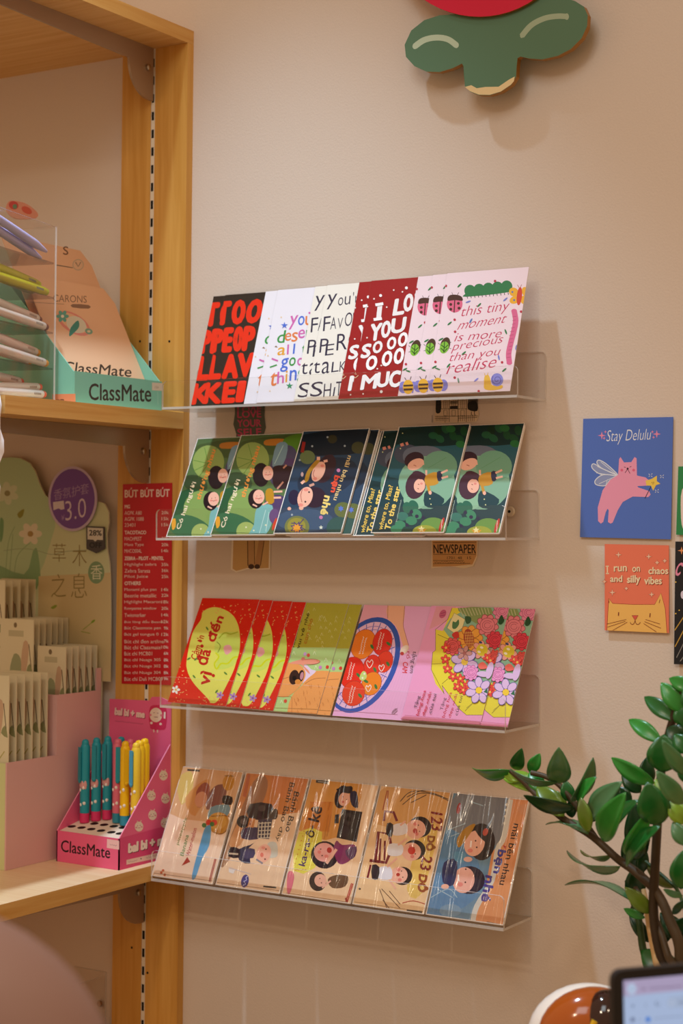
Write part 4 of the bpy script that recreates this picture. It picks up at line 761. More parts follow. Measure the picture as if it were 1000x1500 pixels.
BP = Surf((0, -.0012, 1.566), (1, 0, 0), (0, .012, 1))
flat('wall_poster', 'blue poster reading Stay Delulu with a flying pink cat', 'poster', BP, (820, 590, 3.75), [(128, 88), (622, 78), (609, 750), (110, 738)], '#5474c6', p_blueposter, group=gp)
def p_orange(A):
    A.c(820, 590, 3.75); cr = '#f3dcb4'
    A.poly([(258, 1250), (268, 1075), (290, 1102), (400, 1108), (520, 1108), (555, 1045), (578, 1130), (588, 1265)], '#f2bb62'); A.line([(258, 1250), (268, 1075), (290, 1102), (400, 1108), (520, 1108), (555, 1045), (578, 1130), (588, 1262)], 3, '#a8482c')
    A.lines([[(261, 938), (260, 898)], [(253, 938), (269, 938)], [(252, 898), (268, 898)]], 6, cr)
    for t, p0, p1, ph in (('run', (296, 928), (368, 926), (296, 898)), ('on', (397, 930), (440, 928), (397, 902)), ('chaos', (486, 942), (595, 942), (486, 902)), ('and', (276, 985), (343, 985), (276, 948)), ('silly', (368, 1003), (442, 1000), (368, 948)), ('vibes', (463, 998), (560, 998), (463, 955))):
        A.text(t, (p0[0]+3, p0[1]+3), (p1[0]+3, p1[1]+3), (ph[0]+3, ph[1]+3), '#8e3326', bold=.03); A.text(t, p0, p1, ph, cr, bold=.03)
    for x, y, r in ((322, 835, 18), (488, 845, 17), (534, 878, 13), (576, 868, 13), (288, 1042, 18), (365, 1020, 11), (504, 1053, 15), (245, 982, 12)): A.star(x, y, r+3, 6, 4, '#a83c30'); A.star(x, y, r, 5, 4, '#f5c8a8')
    k = '#7d3424'
    A.line([(323, 1150), (322, 1170)], 5, k); A.line([(496, 1156), (494, 1178)], 5, k); A.poly([(396, 1168), (430, 1168), (413, 1195)], '#dd5a48'); A.line([(396, 1168), (430, 1168), (413, 1195)], 3, k, 0, True)
    A.line([(413, 1195), (405, 1215), (392, 1215), (386, 1205)], 3, k, 3); A.line([(413, 1195), (420, 1215), (435, 1215), (442, 1205)], 3, k, 3)
    A.lines([[(258, 1215), (365, 1190)], [(262, 1232), (360, 1200)], [(290, 1250), (370, 1205)], [(470, 1190), (550, 1215)], [(465, 1202), (555, 1238)], [(460, 1212), (530, 1258)], [(270, 1100), (270, 1085)], [(545, 1100), (550, 1080)]], 2.5, k)
OP = Surf((0, -.0012, 1.43), (1, 0, 0), (0, .022, 1))
flat('wall_poster', 'orange poster reading I run on chaos and silly vibes', 'poster', OP, (820, 590, 3.75), [(246, 776), (598, 783), (598, 1265), (246, 1250)], '#ec7a5c', p_orange, group=gp)
def p_gp(A):
    A.c(820, 590, 3.75); A.poly([(670, 480), (720, 450), (720, 700), (675, 690), (664, 600)], '#efd9d4', 3)
flat('wall_poster', 'green poster cut by the right edge of the photo', 'poster', Surf((0, -.0012, 1.5), (1, 0, 0), (0, .02, 1)), (820, 590, 3.75), [(650, 350), (1000, 350), (990, 735), (638, 725)], '#2f8a4e', p_gp, group=gp)
def p_bk(A):
    A.c(820, 590, 3.75); A.star(668, 812, 22, 6, 4, '#e8955a'); A.text('C', (632, 955), (668, 945), (640, 885), '#e58aa8', bold=.03, shear=.3); A.text("'", (668, 900), (676, 900), (668, 880), '#e58aa8', bold=.03)
    A.lines([[(630, 1250), (690, 1160)], [(632, 1340), (690, 1230)]], 5, '#c89a3a'); A.lines([[(640, 1400), (690, 1300)], [(660, 1420), (690, 1380)]], 4, '#8f8a84'); A.ell(675, 1055, 12, 22, '#d9cfe0'); A.dots([(636, 985), (636, 1158), (655, 1140)], 4, '#e0b84a')
flat('wall_poster', 'black poster with pink lettering at the right edge, below the green one', 'poster', Surf((0, -.0012, 1.4), (1, 0, 0), (0, .03, 1)), (820, 590, 3.75), [(634, 762), (960, 765), (950, 1440), (626, 1436)], '#1c1a1c', p_bk, group=gp)

# ------------------------------------------------------------------ cut-out sign high on the wall
SS = Surf((0, -.0300, 1.9), (1, 0, 0), (0, 0, 1)); cr = (570, 0, 3.125)
sign = thing('flower_sign', 'green and red cut-out flower sign with gold edge high on the wall', 'sign', (.19, 0, 1.98))
A = Art(SS, None, cr)
out = [(300, 65), (230, 70), (160, 92), (100, 140), (70, 205), (76, 260), (115, 303), (170, 328), (230, 330), (290, 312), (332, 291), (339, 302), (342, 350), (346, 395), (370, 420), (410, 435), (460, 436), (510, 420), (558, 388), (580, 350), (583, 300), (587, 266), (600, 259), (640, 268), (700, 272), (770, 256), (830, 225), (880, 175), (905, 120), (908, 70), (890, 30), (850, 5), (800, -10), (650, -30), (420, -40)]
loc = [A.m(*p) for p in out]
A.line([(117, 212), (160, 183), (215, 172), (268, 180), (308, 208)], 27, '#b9c9ae', 5); A.ell(117, 212, 11, 13, '#b9c9ae'); A.ell(306, 206, 12, 14, '#b9c9ae')
A.line([(606, 165), (650, 115), (710, 84), (770, 74), (815, 76)], 25, '#a3b396', 5); A.ell(606, 164, 8, 10, '#a3b396'); A.ell(812, 76, 10, 15, '#a3b396')
A.F = [(p, h, c) for p, h, c in A.F]
A.put(A.tri([A.m(*p) for p in [(346, 398), (375, 390), (400, 404), (440, 398), (500, 397), (545, 366), (574, 350), (570, 372), (556, 388), (510, 419), (460, 434), (410, 433), (370, 418)]]), mat('#efdcae', .3, .5, .6))
b = MB(); b.prism(loc, -.008, 0, mat('#587a5e', .55), mat('#a8762c', .35, .5, .5), SS.mtx()); b.art(A, 0., .5)
build('leaf_board', b, sign, bevel=0)
ra = Art(SS, None, cr); rp = [ra.m(420+444*math.cos(R(a)), -362+444*math.sin(R(a))) for a in range(0, 360, 6)]
rb = MB(); rb.prism(rp, .0004, .005, mat('#d40f3a', .5), mat('#a8762c', .35, .5, .5), SS.mtx()); pt = build('petal_disc', rb, sign); pt['label'] = 'red disc'
for px, py in ((680, 40), (790, 40), (718, 100)):
    q = SS.at(*SS.loc(px, py)); build('stand_off', MB().tube([(q.x, 0, q.z), (q.x, -.022, q.z)], .012, mat('#8a6a44'), 12), sign)

# ------------------------------------------------------------------ price list on the upright
LS = Surf((0, -.0124, 1.3), (1, 0, 0), (0, 0, 1))
def p_list(A):
    A.c(170, 690, 4.545); c = '#e8cfc4'
    A.text('BÚT BÚT BÚT', (58, 178), (358, 172), (58, 112), c, bold=.02)
    rows = [('MG', 248, 1, ''), ('AGPK A80', 290, 0, '20k'), ('AGPK 1088', 330, 0, '15k'), ('23401', 370, 0, '15k'), ('TACOTACO', 420, 1, ''), ('MACHPEST', 462, 0, '22k'), ('Mass Type', 503, 0, '20k'), ('MHCO004L', 543, 0, '14k'), ('ZEBRA - PILOT - PENTEL', 592, 1, ''), ('Highlight zebra', 635, 0, '35k'), ('Zebra Sarasa', 675, 0, '36k'), ('Pilot Juice', 715, 0, '25k'), ('OTHERS', 758, 1, ''), ('Monami plus pen', 802, 0, '14k'), ('Beenie metallic', 840, 0, '22k'), ('Highlight Macaron', 884, 0, '18k'), ('Rewpanse window', 927, 0, '20k'), ('Twinmarker', 970, 0, '14k'), ('Bút lông dầu Besnie', 1015, 0, '12k'), ('Bút Classmate pen', 1058, 0, '9k'), ('Bút gel tongue 0', 1100, 0, '12k'), ('Bút chì đen artline', 1145, 0, '7k'), ('Bút chì Classmate', 1185, 0, '10k'), ('Bút chì MCB01', 1226, 0, '6k'), ('Bút chì Nuage 305', 1270, 0, '8k'), ('Bút chì Nuage 302', 1312, 0, '8k'), ('Bút chì Nuage 304', 1355, 0, '8k'), ('Bút chì Dali MCB09', 1395, 0, '9k')]
    for t, y, bd, pr in rows:
        wd = min(14.2*len(t), 262) if not bd else min(18.*len(t), 262); y += 2
        A.text(t, (58, y), (58+wd, y-1), (58, y-25), c, bold=.035 if bd else .006)
        if pr: A.text(pr, (352-16*len(pr), y-4), (352, y-5), (352-16*len(pr), y-25), c, bold=.01)
flat('price_list', 'narrow red price list with white lettering taped to the oak upright', 'price list', LS, (170, 690, 4.545), [(46, 88), (374, 78), (366, 1425), (38, 1415)], '#c01521', p_list, rough=.45)

# ------------------------------------------------------------------ middle shelf: teal pen box and pen organiser
ZM = 1.5872; ZL = 1.0392
tx = -.2360; y0 = -.2; y1_ = -.0395
TEAL = mat('#7fc0aa', .5); TEALD = mat('#6fb09c', .6)
teal = thing('pen_display_box', 'teal cardboard display box with peach cards on the middle shelf', 'display box', (tx-.06, (y0+y1_)/2, ZM))
TS = Surf((tx, y0, ZM), (0, 1, 0), (0, 0, 1))
A = Art(TS, None, (0, 280, 3.846))
A.text('ClassMate', (500, 1178), (852, 1188), (500, 1082), '#3a332c', bold=.012); A.poly([(856, 1078), (915, 1082), (915, 1125), (856, 1122)], '#d9c9b4'); A.text('15k', (872, 1112), (895, 1112), (872, 1098), '#a58a72'); A.line([(888, 1130), (890, 1205)], 2, '#a8d0bd')
b = MB().box((tx-.002, y0, ZM), (tx, y1_, ZM+.0365), TEAL); b.art(A); build('front_lip', b, teal)
for yy, nm in ((y0, 'side_panel'), (y1_-.0015, 'side_panel')):
    b = MB(); fr = Matrix(((1, 0, 0, 0), (0, 0, 1, 0), (0, 1, 0, 0), (0, 0, 0, 1)))
    b.prism([(tx-.0022, ZM), (tx-.0022, ZM+.0362), (tx-.105, ZM+.145), (tx-.130, ZM+.145), (tx-.130, ZM)], yy, yy+.0015, TEAL, None, fr)
    if yy == y0:
        A = Art(Surf((tx-.15, y0, ZM), (1, 0, 0), (0, 0, 1)), None, (0, 440, 8.333)); A.poly([(640, 1145), (920, 1140), (922, 1275), (640, 1260)], '#dd8a62'); A.text('ANTI', (680, 1250), (780, 1248), (680, 1208), '#4a2a22', bold=.04); b.art(A)
    build(nm, b, teal)
build('base_panel', MB().box((tx-.1299, y0+.0016, ZM), (tx-.0023, y1_-.0016, ZM+.0015), TEALD), teal)
build('back_panel', MB().box((tx-.1320, y0, ZM), (tx-.1301, y1_, ZM+.145), TEAL), teal)
# the two peach boards leaning in it
lean = Vector((-.45, 0, .893)).normalized()
def board(x, z, L, name, label, paint, top):
    S = Surf((x, y0+.004, z), (0, 1, 0), lean); wd = y1_-y0-.006
    b = MB(); M = S.mtx(); o2 = [(0, 0), (wd, 0), (wd, L-.02), (wd-.012, L), (.0, L)]
    b.prism(o2, -.0012, 0, mat('#e3b48e', .6), mat('#d9a87e', .6), M)
    A = Art(S, None, (0, 280, 3.846)); paint(A); b.art(A)
    return tag(build(name, b, None, M), label, 'display card', 'peach header cards in the teal box')
def pb1(A):
    k = '#55402f'
    A.text('ClassMate', (352, 1018), (738, 1048), (360, 958), '#3a2f26', bold=.012); A.text('CARONS', (300, 622), (488, 630), (300, 582), '#8a6a55', bold=.0); A.poly([(408, 636), (500, 642), (500, 662), (408, 655)], '#8a6a55', 2)
    A.line([(170, 625), (360, 637)], 2.5, '#8a6a55')
    A.ell(415, 745, 105, 52, '#d9887a', 32); A.ell(415, 742, 88, 40, '#e3b48e', 32); A.ell(430, 752, 60, 44, '#d5cdb4', 30); A.flower(352, 705, 34, 6, '#5fa394', '#e6dcc8'); A.poly([(438, 728), (445, 765), (415, 800), (390, 818), (398, 770)], '#3f8a7c', 3); A.ell(500, 790, 22, 16, '#78a088', 20); A.ell(500, 790, 10, 7, '#d9c2a0')
def pb2(A):
    A.text('S', (355, 358), (385, 360), (355, 310), '#6a4a38', bold=.01); A.line([(310, 415), (410, 432)], 5, '#6a5a4c'); A.ell(440, 415, 32, 32, '#b8a48c'); A.ell(440, 415, 27, 27, '#dcb592'); A.line([(425, 400), (440, 425), (455, 400)], 5, '#7a6a5c'); A.line([(190, 380), (260, 400)], 18, '#c2a68c')
board(tx-.007, ZM+.004, .168, 'header_card', 'front peach card with leaf motif leaning in the teal box', pb1, 0)
o = board(tx-.020, ZM+.004, .224, 'header_card', 'taller peach card at the back of the teal box', pb2, 0)
S = Surf((tx-.0212, y0+.004, ZM+.004), (0, 1, 0), lean); A = Art(S, None, (0, 280, 8.333)); b = MB(); M = S.mtx()
b.prism([A.m(x, y) for x, y in catmull([(105, 130), (180, 115), (300, 140), (400, 200), (470, 280), (420, 330), (200, 330), (90, 240)], 4, True)], -.0018, -.0006, mat('#d9947a', .6), None, M)
A.z = -.0005; A.ell(170, 170, 60, 50, '#c8504a', 20); A.ell(185, 185, 28, 30, '#6f8a6a'); A.ell(330, 230, 70, 40, '#cf5f4a', 30); b.art(A)
pp = build('motif_tab', b, o); pp['label'] = 'round red motif at the top'

# organiser: transparent tiers turned a little on the shelf
OA = math.atan2(.029, .120)
ox = Vector((-math.sin(OA), math.cos(OA), 0)); onr = Vector((math.cos(OA), math.sin(OA), 0))
OC = P(80.5, 589.5, 'z', ZM); OC.z = ZM+.0004
OFR = Matrix(((ox.x, onr.x, 0, OC.x), (ox.y, onr.y, 0, OC.y), (0, 0, 1, OC.z), (0, 0, 0, 1)))   # local x towards the wall, y outwards, z up ; origin at near right corner
org = thing('pen_organizer', 'tiered clear acrylic pen organizer beside the teal box', 'pen organizer', None, None, OFR)
OD = .085; OL = .136; OH = .200
PAN = clear('organizer_acrylic', (.985, .982, .978), .010, top=.30)
SHADE = clear('shaded_tier', (.78, .74, .71), .02, .1, top=.35)  # grey tint stands in for the shadow between the clear tiers
def op(name, lo, hi, m, **k):
    b = MB(); b.T = OFR; b.box(lo, hi, m, **k); return build(name, b, org)
op('side_wall', (-OL, -.0022, .0022), (0, 0, OH), PAN, top=ACEDGE, right=ACEDGE)
op('side_wall', (-OL, -OD, .0022), (0, -OD+.0022, OH), PAN, top=ACEDGE, right=ACEDGE)
op('end_wall', (-.0022, -OD+.0023, .0022), (0, -.0023, OH), PAN, top=ACEDGE)
op('top_panel', (-OL, -OD+.0023, OH-.0022), (-.0023, -.0023, OH), PAN)
op('base_panel', (-OL, -OD, 0), (0, 0, .002), PAN, right=ACEDGE)
TZ = [.0022, .0385, .0795, .1195, .1590]
for i, zt in enumerate(TZ[1:]): op('tier_shelf', (-OL, -OD+.0023, zt-.002), (-.0024, -.0023, zt), SHADE)
def marker(M, body, tip, L=.140, r=.0044):
    b = MB(); b.T = M; bm = mat(body, .35); b.tube([(-L+.004, 0, 0), (-L*.5, 0, 0), (-.012, 0, 0)], [r*.9, r, r*.95], bm, 12)
    return b
def opens(tier, specs, body, tip, word, lab, group, taper=False):
    for i, (x, yy, zz, tilt, L) in enumerate(specs):
        M = OFR @ T(x, yy, TZ[tier]+zz) @ Matrix.Rotation(tilt, 4, 'Y')
        o = thing('pen', lab[i], 'pen', None, group, M)
        r = .0051; b = MB(); b.T = M; bm = mat(body, .35)
        if taper: b.tube([(-L, 0, 0), (-L*.5, 0, 0), (-.028, 0, 0), (-.006, 0, 0), (0, 0, 0)], [r*.9, r, r, r*.5, r*.3], bm, 12)
        else: b.tube([(-L, 0, 0), (-L*.5, 0, 0), (-.010, 0, 0), (-.0075, 0, 0)], [r*.9, r, r*.95, r*.7], bm, 12)
        build('barrel', b, o)
        if not taper:
            c = MB(); c.T = M; c.tube([(-.0085, 0, 0), (-.003, 0, 0), (-.0005, 0, 0)], [r*.8, r*.8, r*.5], mat(tip, .4), 10); build('cap_tip', c, o)
        if word:
            S = Surf(M @ Vector((-.036, 0, -.002)), M.to_3x3() @ Vector((1, 0, 0)), M.to_3x3() @ Vector((0, -.35, .94)))
            d = MB(); d.T = M
            for k in range(7): d.box((-.034+k*.0024, r*.93, -.0012), (-.0325+k*.0024, r*1.0, .0012), mat(word, .5))
            build('print', d, o)
gpn = 'pens in the clear organizer'
opens(4, [(-.026, -.030, .020, .10, .11), (-.006, -.010, .0125, .17, .128), (-.004, -.018, .0055, .165, .128)], '#b9b4e2', '#5a68c0', None,
      ['lavender pen at the back of the top tier of the organizer', 'upper lavender pen in the top tier, nearest the viewer', 'lower lavender pen in the top tier'], gpn, True)
opens(3, [(-.016, -.030, .020, .05, .12), (-.006, -.018, .014, .07, .128), (-.006, -.008, .0052, .03, .128), (-.016, -.020, .0060, .06, .12)], '#c8c418', '#c6cf2a', '#8f8a7a',
      ['yellow-green pen at the back of the second tier', 'yellow-green pen with white print, on top of the second tier', 'lowest yellow-green pen at the front of the second tier', 'yellow-green pen between the other ones of the second tier'], gpn)
opens(2, [(-.012, -.028, .0170, .08, .12), (-.007, -.016, .0135, .09, .128), (-.006, -.008, .0050, .055, .128)], '#e9e2da', '#7a3a30', '#b0a498',
      ['white pen with brown tip, hindmost of the third tier', 'white pen with brown tip lying on top in the third tier', 'white pen with brown tip, lowest in the third tier'], gpn)
opens(1, [(-.014, -.032, .0235, .09, .12), (-.006, -.018, .0170, .09, .128), (-.010, -.026, .0075, .07, .12), (-.005, -.008, .0050, .06, .128)], '#ece6e0', '#f0ac3a', '#c0b6ac',
      ['white pen with orange tip, topmost of the fourth tier', 'white pen with orange tip lying across the fourth tier', 'white pen with orange tip, rearmost of the fourth tier', 'white pen with orange tip, lowest at the front of the fourth tier'], gpn)
opens(0, [(-.022, -.030, .0190, .04, .11), (-.008, -.014, .0145, -.075, .12), (-.009, -.008, .0060, -.045, .12)], '#f0ebe6', '#ee6a4a', '#b8aca2',
      ['white pen with red tip at the back of the bottom tier', 'white pen with pink tip lying on top in the bottom tier', 'white pen with orange-red tip on the floor of the organizer'], gpn)
# paper hanging at the shelf corner
b = MB(); V = []; nx, nz = 4, 12
for j in range(nz+1):
    for i in range(nx+1):
        t = j/nz; xx = -.2245-.10*(1-i/nx)+.003*math.sin(j*1.7); xx += -.008*max(0, t-.75)*4*(i/nx)
        V.append((xx, -DEP-.004-.003*math.sin(i*1.9+j*.8), 1.588-.15*t))
b.add(V, [(j*(nx+1)+i, j*(nx+1)+i+1, (j+1)*(nx+1)+i+1, (j+1)*(nx+1)+i) for j in range(nz) for i in range(nx)], mat('#efeaf0', .7), True)
o = build('paper_sheet', b, None, T(-.28, -DEP-.004, 1.52)); tag(o, 'crumpled white paper hanging from the middle shelf at the left edge', 'paper')
m_ = o.modifiers.new('thickness', 'SOLIDIFY'); m_.thickness = .0006

# ------------------------------------------------------------------ lower shelf: green display stand
xd = -.3445; yh = -.0150
def dz(px, py): return P(px, py, 'x', xd)
MAUVE = mat('#dcb0ae', .6); GRN = mat('#cfd39a', .6)
disp = thing('display_stand', 'green and pink cardboard display stand holding cream packs on the lower shelf', 'display stand', (xd-.12, -.10, ZL))
XD0 = -.62
HS = Surf((0, yh, 1.3), (1, 0, 0), (0, 0, 1)); A = Art(HS, None, (0, 620, 3.704)); kx = HS.loc(0, 620)[0]
hp = [(-280, 420), (-200, 260), (-100, 200), (0, 190), (60, 184), (110, 190), (160, 215), (190, 260), (215, 330), (245, 390), (290, 430), (400, 440), (530, 425), (565, 435), (588, 480), (590, 540), (578, 600), (580, 680), (594, 760), (598, 850), (600, 1037)]
loc = [A.m(*p) for p in hp]; xr = loc[-1][0]; zlow = ZL-1.3
loc = loc+[(xr, 1.250-1.3), (xd-.0022, 1.250-1.3), (xd-.0022, zlow), (loc[0][0], zlow)]
b = MB(); b.prism(loc, -.002, 0, mat('#c9cfa6', .6), mat('#e0dcc0', .6), HS.mtx())
A.poly([(-280, 420), (-200, 260), (-100, 200), (0, 190), (60, 184), (110, 190), (160, 215), (190, 260), (215, 330), (245, 390), (290, 430), (300, 560), (240, 760), (200, 840), (-280, 840)], '#aec69a')
A.poly([(-50, 760), (130, 820), (180, 690), (205, 700), (200, 900), (-50, 900)], '#82a878', 3); A.poly([(0, 520), (20, 530), (15, 620), (0, 640)], '#6f9a68', 3); A.lines([[(30, 830), (45, 650), (80, 560)], [(75, 840), (95, 720), (160, 650)], [(50, 840), (70, 600)]], 3, '#7d9f74', 4)
A.flower(165, 600, 60, 6, '#d9d2b8', '#a88a4a', 0, .45); A.flower(40, 380, 60, 6, '#c6cfae', '#8f8a5a', .4, .45); A.poly([(95, 490), (130, 465), (125, 500), (105, 515)], '#8a8a2a', 3)
A.poly([(210, 830), (600, 810), (600, 1400), (200, 1400)], '#cbb98a'); A.line([(20, 692), (120, 680), (200, 690), (280, 712), (360, 695), (470, 688)], 3, '#8fa080', 3)
k = '#8a7a44'
for t, p0, p1, ph in (('草', (285, 752), (358, 752), (285, 652)), ('木', (392, 775), (470, 775), (392, 660)), ('之', (278, 945), (358, 940), (278, 820)), ('息', (385, 948), (472, 946), (385, 815))): A.text(t, p0, p1, ph, k, bold=-.012)
A.ell(522, 810, 44, 61, '#7d9a72'); A.text('香', (492, 848), (555, 848), (492, 768), '#dfe0c4', bold=-.005)
A.poly([(275, 1000), (300, 985), (310, 992), (290, 1008)], '#8a9a3a', 2); A.lines([[(450, 1120), (500, 1080)], [(440, 1130), (490, 1140)]], 4, '#8a9a3a'); A.ell(505, 1075, 14, 6, '#7d9a2a', -40)
b.art(A); build('header_panel', b, disp)
ys0 = dz(10, 1120).y; ysm = dz(83, 1060).y; zs0 = dz(40, 1113).z; zs1 = dz(120, 1014).z
frx = Matrix(((0, 0, 1, 0), (1, 0, 0, 0), (0, 1, 0, 0), (0, 0, 0, 1)))
b = MB(); b.prism([(ys0, ZL), (yh-.003, ZL), (yh-.003, zs1+.028), (yh-.012, zs1+.028), (yh-.012, zs1), (ysm, zs1), (ysm, zs0), (ys0, zs0)], xd-.002, xd, MAUVE, None, frx)
build('side_panel', b, disp)
build('step_front', MB().box((XD0, ysm, zs0-.06), (xd-.0021, ysm+.0015, zs1), MAUVE), disp)
fp = build('front_panel', MB().box((XD0, ys0, ZL), (xd-.0021, ys0+.0015, zs0-.001), GRN), disp); fp['label'] = 'green front panel'
# price oval and discount badge on the header
OS = Surf((0, yh-.0025, 1.45), (1, 0, 0), (0, 0, 1)); A = Art(OS, None, (0, 620, 3.704))
def oval(rx, ry): return [A.m(396+rx*math.cos(R(a)), 410+ry*math.sin(R(a))) for a in range(0, 360, 10)]
b = MB(); b.prism(oval(132, 176), 0, .0008, mat('#c3b0cc', .5), None, OS.mtx()); A.z = .0009; A.put([oval(120, 163)], '#744a9c')
for i, ch in enumerate('香氛护套'): A.text(ch, (295+i*48, 420-i*10), (340+i*48, 411-i*10), (295+i*48, 362-i*10), '#b49bc4', bold=-.01)
A.text('3.0', (358, 530), (470, 508), (355, 425), '#d9c9dc', bold=-.01); A.poly([(290, 428), (348, 420), (352, 465), (335, 470), (320, 462), (292, 472)], '#d8ccd6'); A.text('¥', (335, 528), (352, 524), (335, 500), '#a88ac0')
b.art(A); q = build('price_oval', b, disp); q['label'] = 'purple oval sticker reading 3.0'
A = Art(OS, None, (0, 620, 3.704)); b = MB(); bo = [(470, 558), (568, 562), (572, 680), (525, 706), (472, 682)]
b.prism([A.m(*p) for p in bo], 0, .0012, mat('#4a4444', .5), None, OS.mtx()); A.z = .0013; A.poly([(478, 566), (562, 570), (562, 634), (530, 632), (520, 642), (510, 632), (478, 630)], '#d4cfc4')
A.text('28%', (486, 610), (556, 612), (486, 578), '#2a2626', bold=.03); A.text('OFF', (488, 676), (556, 678), (488, 645), '#1e1a1a', bold=.03); b.art(A); q = build('discount_badge', b, disp); q['label'] = 'dark badge reading 28% OFF'
# cream packs
PK = mat('#ddd3b2', .5); PKE = mat('#c9bf98', .6)
def pack(wd, ht, label, x, y, zb):
    M = T(x, y, zb); b = MB(); b.T = M; b.box((-wd, -.0006, 0), (0, .0006, ht), PK, top=PKE)
    S = Surf(M @ Vector((-wd, -.0006, 0)), (1, 0, 0), (0, 0, 1)); A = Art(S, None); A.m = lambda u, v: (u, v)
    A.ell(wd*.45, ht*.93, .0028, .0034, '#7d6a4a', 0, 10); A.poly([(wd*.25, ht*.80), (wd*.7, ht*.80), (wd*.7, ht*.87), (wd*.25, ht*.87)], '#bfb795')
    A.poly([(wd*.62, ht*.40), (wd*.78, ht*.40), (wd*.86, ht*.70), (wd*.70, ht*.74)], '#c8a88a', 3); A.poly([(wd*.3, ht*.38), (wd*.6, ht*.36), (wd*.62, ht*.55), (wd*.42, ht*.6)], '#9aa07a', 3); A.line([(wd*.86, ht*.72), (wd*.96, ht*.38)], .0012, '#5a4a34'); A.poly([(wd*.80, ht*.42), (wd*.98, ht*.38), (wd*.9, ht*.5)], '#8f9266', 2)
    A.lines([[(wd*.75, ht*.15), (wd*.9, ht*.24)]], .0014, '#b3a860')
    b.T = None; b.art(A); o = tag(build('product_pack', b, None, M), label, 'pack', 'cream packs in the display stand')
    b = MB(); b.T = M; b.ball((-wd*.52, .0030, ht*.32), (wd*.42, .0022, ht*.30), PK, 14, 8); build('bulging_pouch', b, o); return o
def column(n, pa, pb, topy, wd, ht, lab, dx=0., y_from=None):
    qa = P(pa, topy, 'x', xd-.003-dx) if y_from is None else None
    ya = P(pa, topy, 'x', xd-.003-dx).y; yb = P(pb, topy, 'x', xd-.003-dx).y; zt = P(pa, topy, 'x', xd-.003-dx).z
    first = None
    for i in range(n):
        y = ya+(yb-ya)*i/(n-1)
        if i == 0: first = pack(wd, ht, lab[0], xd-.003-dx, y, zt-ht)
        else: dup(first, T(xd-.003-dx+.0006*math.sin(i*5), y, zt-ht-.0008*(i % 2)), lab[1] if i < n-1 else lab[2])
    return ya
column(6, 14, 70, 990, .060, .118, ['front cream pack at the left edge, lowest step of the display stand', 'cream pack seen edge-on in the lowest row of the display stand', 'last cream pack of the lowest row, next to the pink step'])
column(7, 97, 151, 948, .046, .100, ['front cream pack with round hole above the pink side panel', 'cream pack seen edge-on in the row above the pink side panel', 'rearmost cream pack of the row above the pink side panel'])
column(7, 50, 100, 908, .056, .110, ['front cream pack with round hole in the second row from the top', 'cream pack seen edge-on in the second row from the top', 'rearmost cream pack of the second row from the top'], dx=.053)
column(5, 8, 52, 850, .060, .110, ['front cream pack of the highest row at the left edge', 'cream pack seen edge-on in the highest row', 'rearmost cream pack of the highest row, against the green header'], dx=.112)

# ------------------------------------------------------------------ pink pen box with pens
px0, px1 = -.3340, -.2363; py0, py1 = -.1105, -.0140
PINK = mat('#e8638f', .5); PINKL = mat('#f08fae', .5); zp = ZL+.0372
pbx = thing('pen_display_box', 'pink cardboard pen box with cow faces on the lower shelf', 'display box', ((px0+px1)/2, (py0+py1)/2, ZL))
S = Surf((px0, py0, ZL), (1, 0, 0), (0, 0, 1)); A = Art(S, None, (60, 1000, 4.545))
A.text('ClassMate', (132, 1125), (460, 1172), (134, 1045), '#2a1a20', bold=.012); A.poly([(440, 1040), (520, 1052), (520, 1112), (438, 1100)], '#efc4c8'); A.scrib((458, 1078), (505, 1084), 12, 3, '#a08088')
b = MB().box((px0, py0, ZL), (px1, py0+.0015, zp), PINK); b.art(A); build('front_panel', b, pbx)
SP = Surf((px1, py0, ZL), (0, 1, 0), (0, 0, 1)); A = Art(SP, None, (60, 1000, 4.545)); lp = [(py0, ZL), (py0, zp), (py1, ZL+.139), (py1, ZL)]
A.poly([(525, 1035), (860, 945), (850, 1170), (525, 1250)], '#d9457a')
for x, y in ((815, 618), (735, 752), (828, 772), (742, 882), (825, 935), (652, 958)):
    A.lines([[(x-12, y-38), (x-8, y-28)], [(x+14, y-42), (x+10, y-30)]], 6, '#e9c9b8'); A.ell(x, y, 28, 33, '#ead7c4'); A.dots([(x-10, y-5), (x+8, y-8)], 3, '#8a5a5a'); A.dots([(x-18, y+6), (x+18, y+2)], 6, '#d98a94'); A.line([(x-8, y+10), (x+8, y+7)], 3, '#a86a6a')
for dx, c in ((4, '#5c2438'), (0, '#f2dfd2')): A.text('bal bi + me', (578+dx, 1138+dx), (850+dx, 1072+dx), (580+dx, 1070+dx), c, bold=.06)
A.poly([(568, 1180), (790, 1130), (790, 1165), (568, 1212)], '#e6c2b8'); A.scrib((580, 1195), (640, 1182), 12, 3, '#a88a88'); A.scrib((700, 1165), (770, 1150), 12, 3, '#a88a88'); A.dots([(665, 1172)], 5, '#5a3a44')
b = MB(); b.prism(lp, px1-.0015, px1, PINK, PINKL, frx); b.art(A); build('side_panel', b, pbx)
b = MB(); b.prism(lp, px0, px0+.0015, PINK, PINKL, frx); build('side_panel', b, pbx)
PS = Surf((px0, py0+.0017, zp-.0008), (1, 0, 0), (0, 1, .20)); A = Art(PS, None, (60, 1000, 4.545))
for x, y in ((205, 957), (270, 965), (335, 975), (400, 985), (468, 996), (525, 1004), (420, 946), (485, 956), (355, 938), (545, 965)): A.ell(x, y, 29, 8.5, '#1a1210', -5)
b = MB(); b.prism([(.0017, 0), (px1-px0-.0017, 0), (px1-px0-.0017, py1-py0-.0040), (.0017, py1-py0-.0040)], -.0016, 0, mat('#ecd9c6', .6), None, PS.mtx()); b.art(A); q = build('pen_platform', b, pbx); q['label'] = 'cream platform with dark holes'
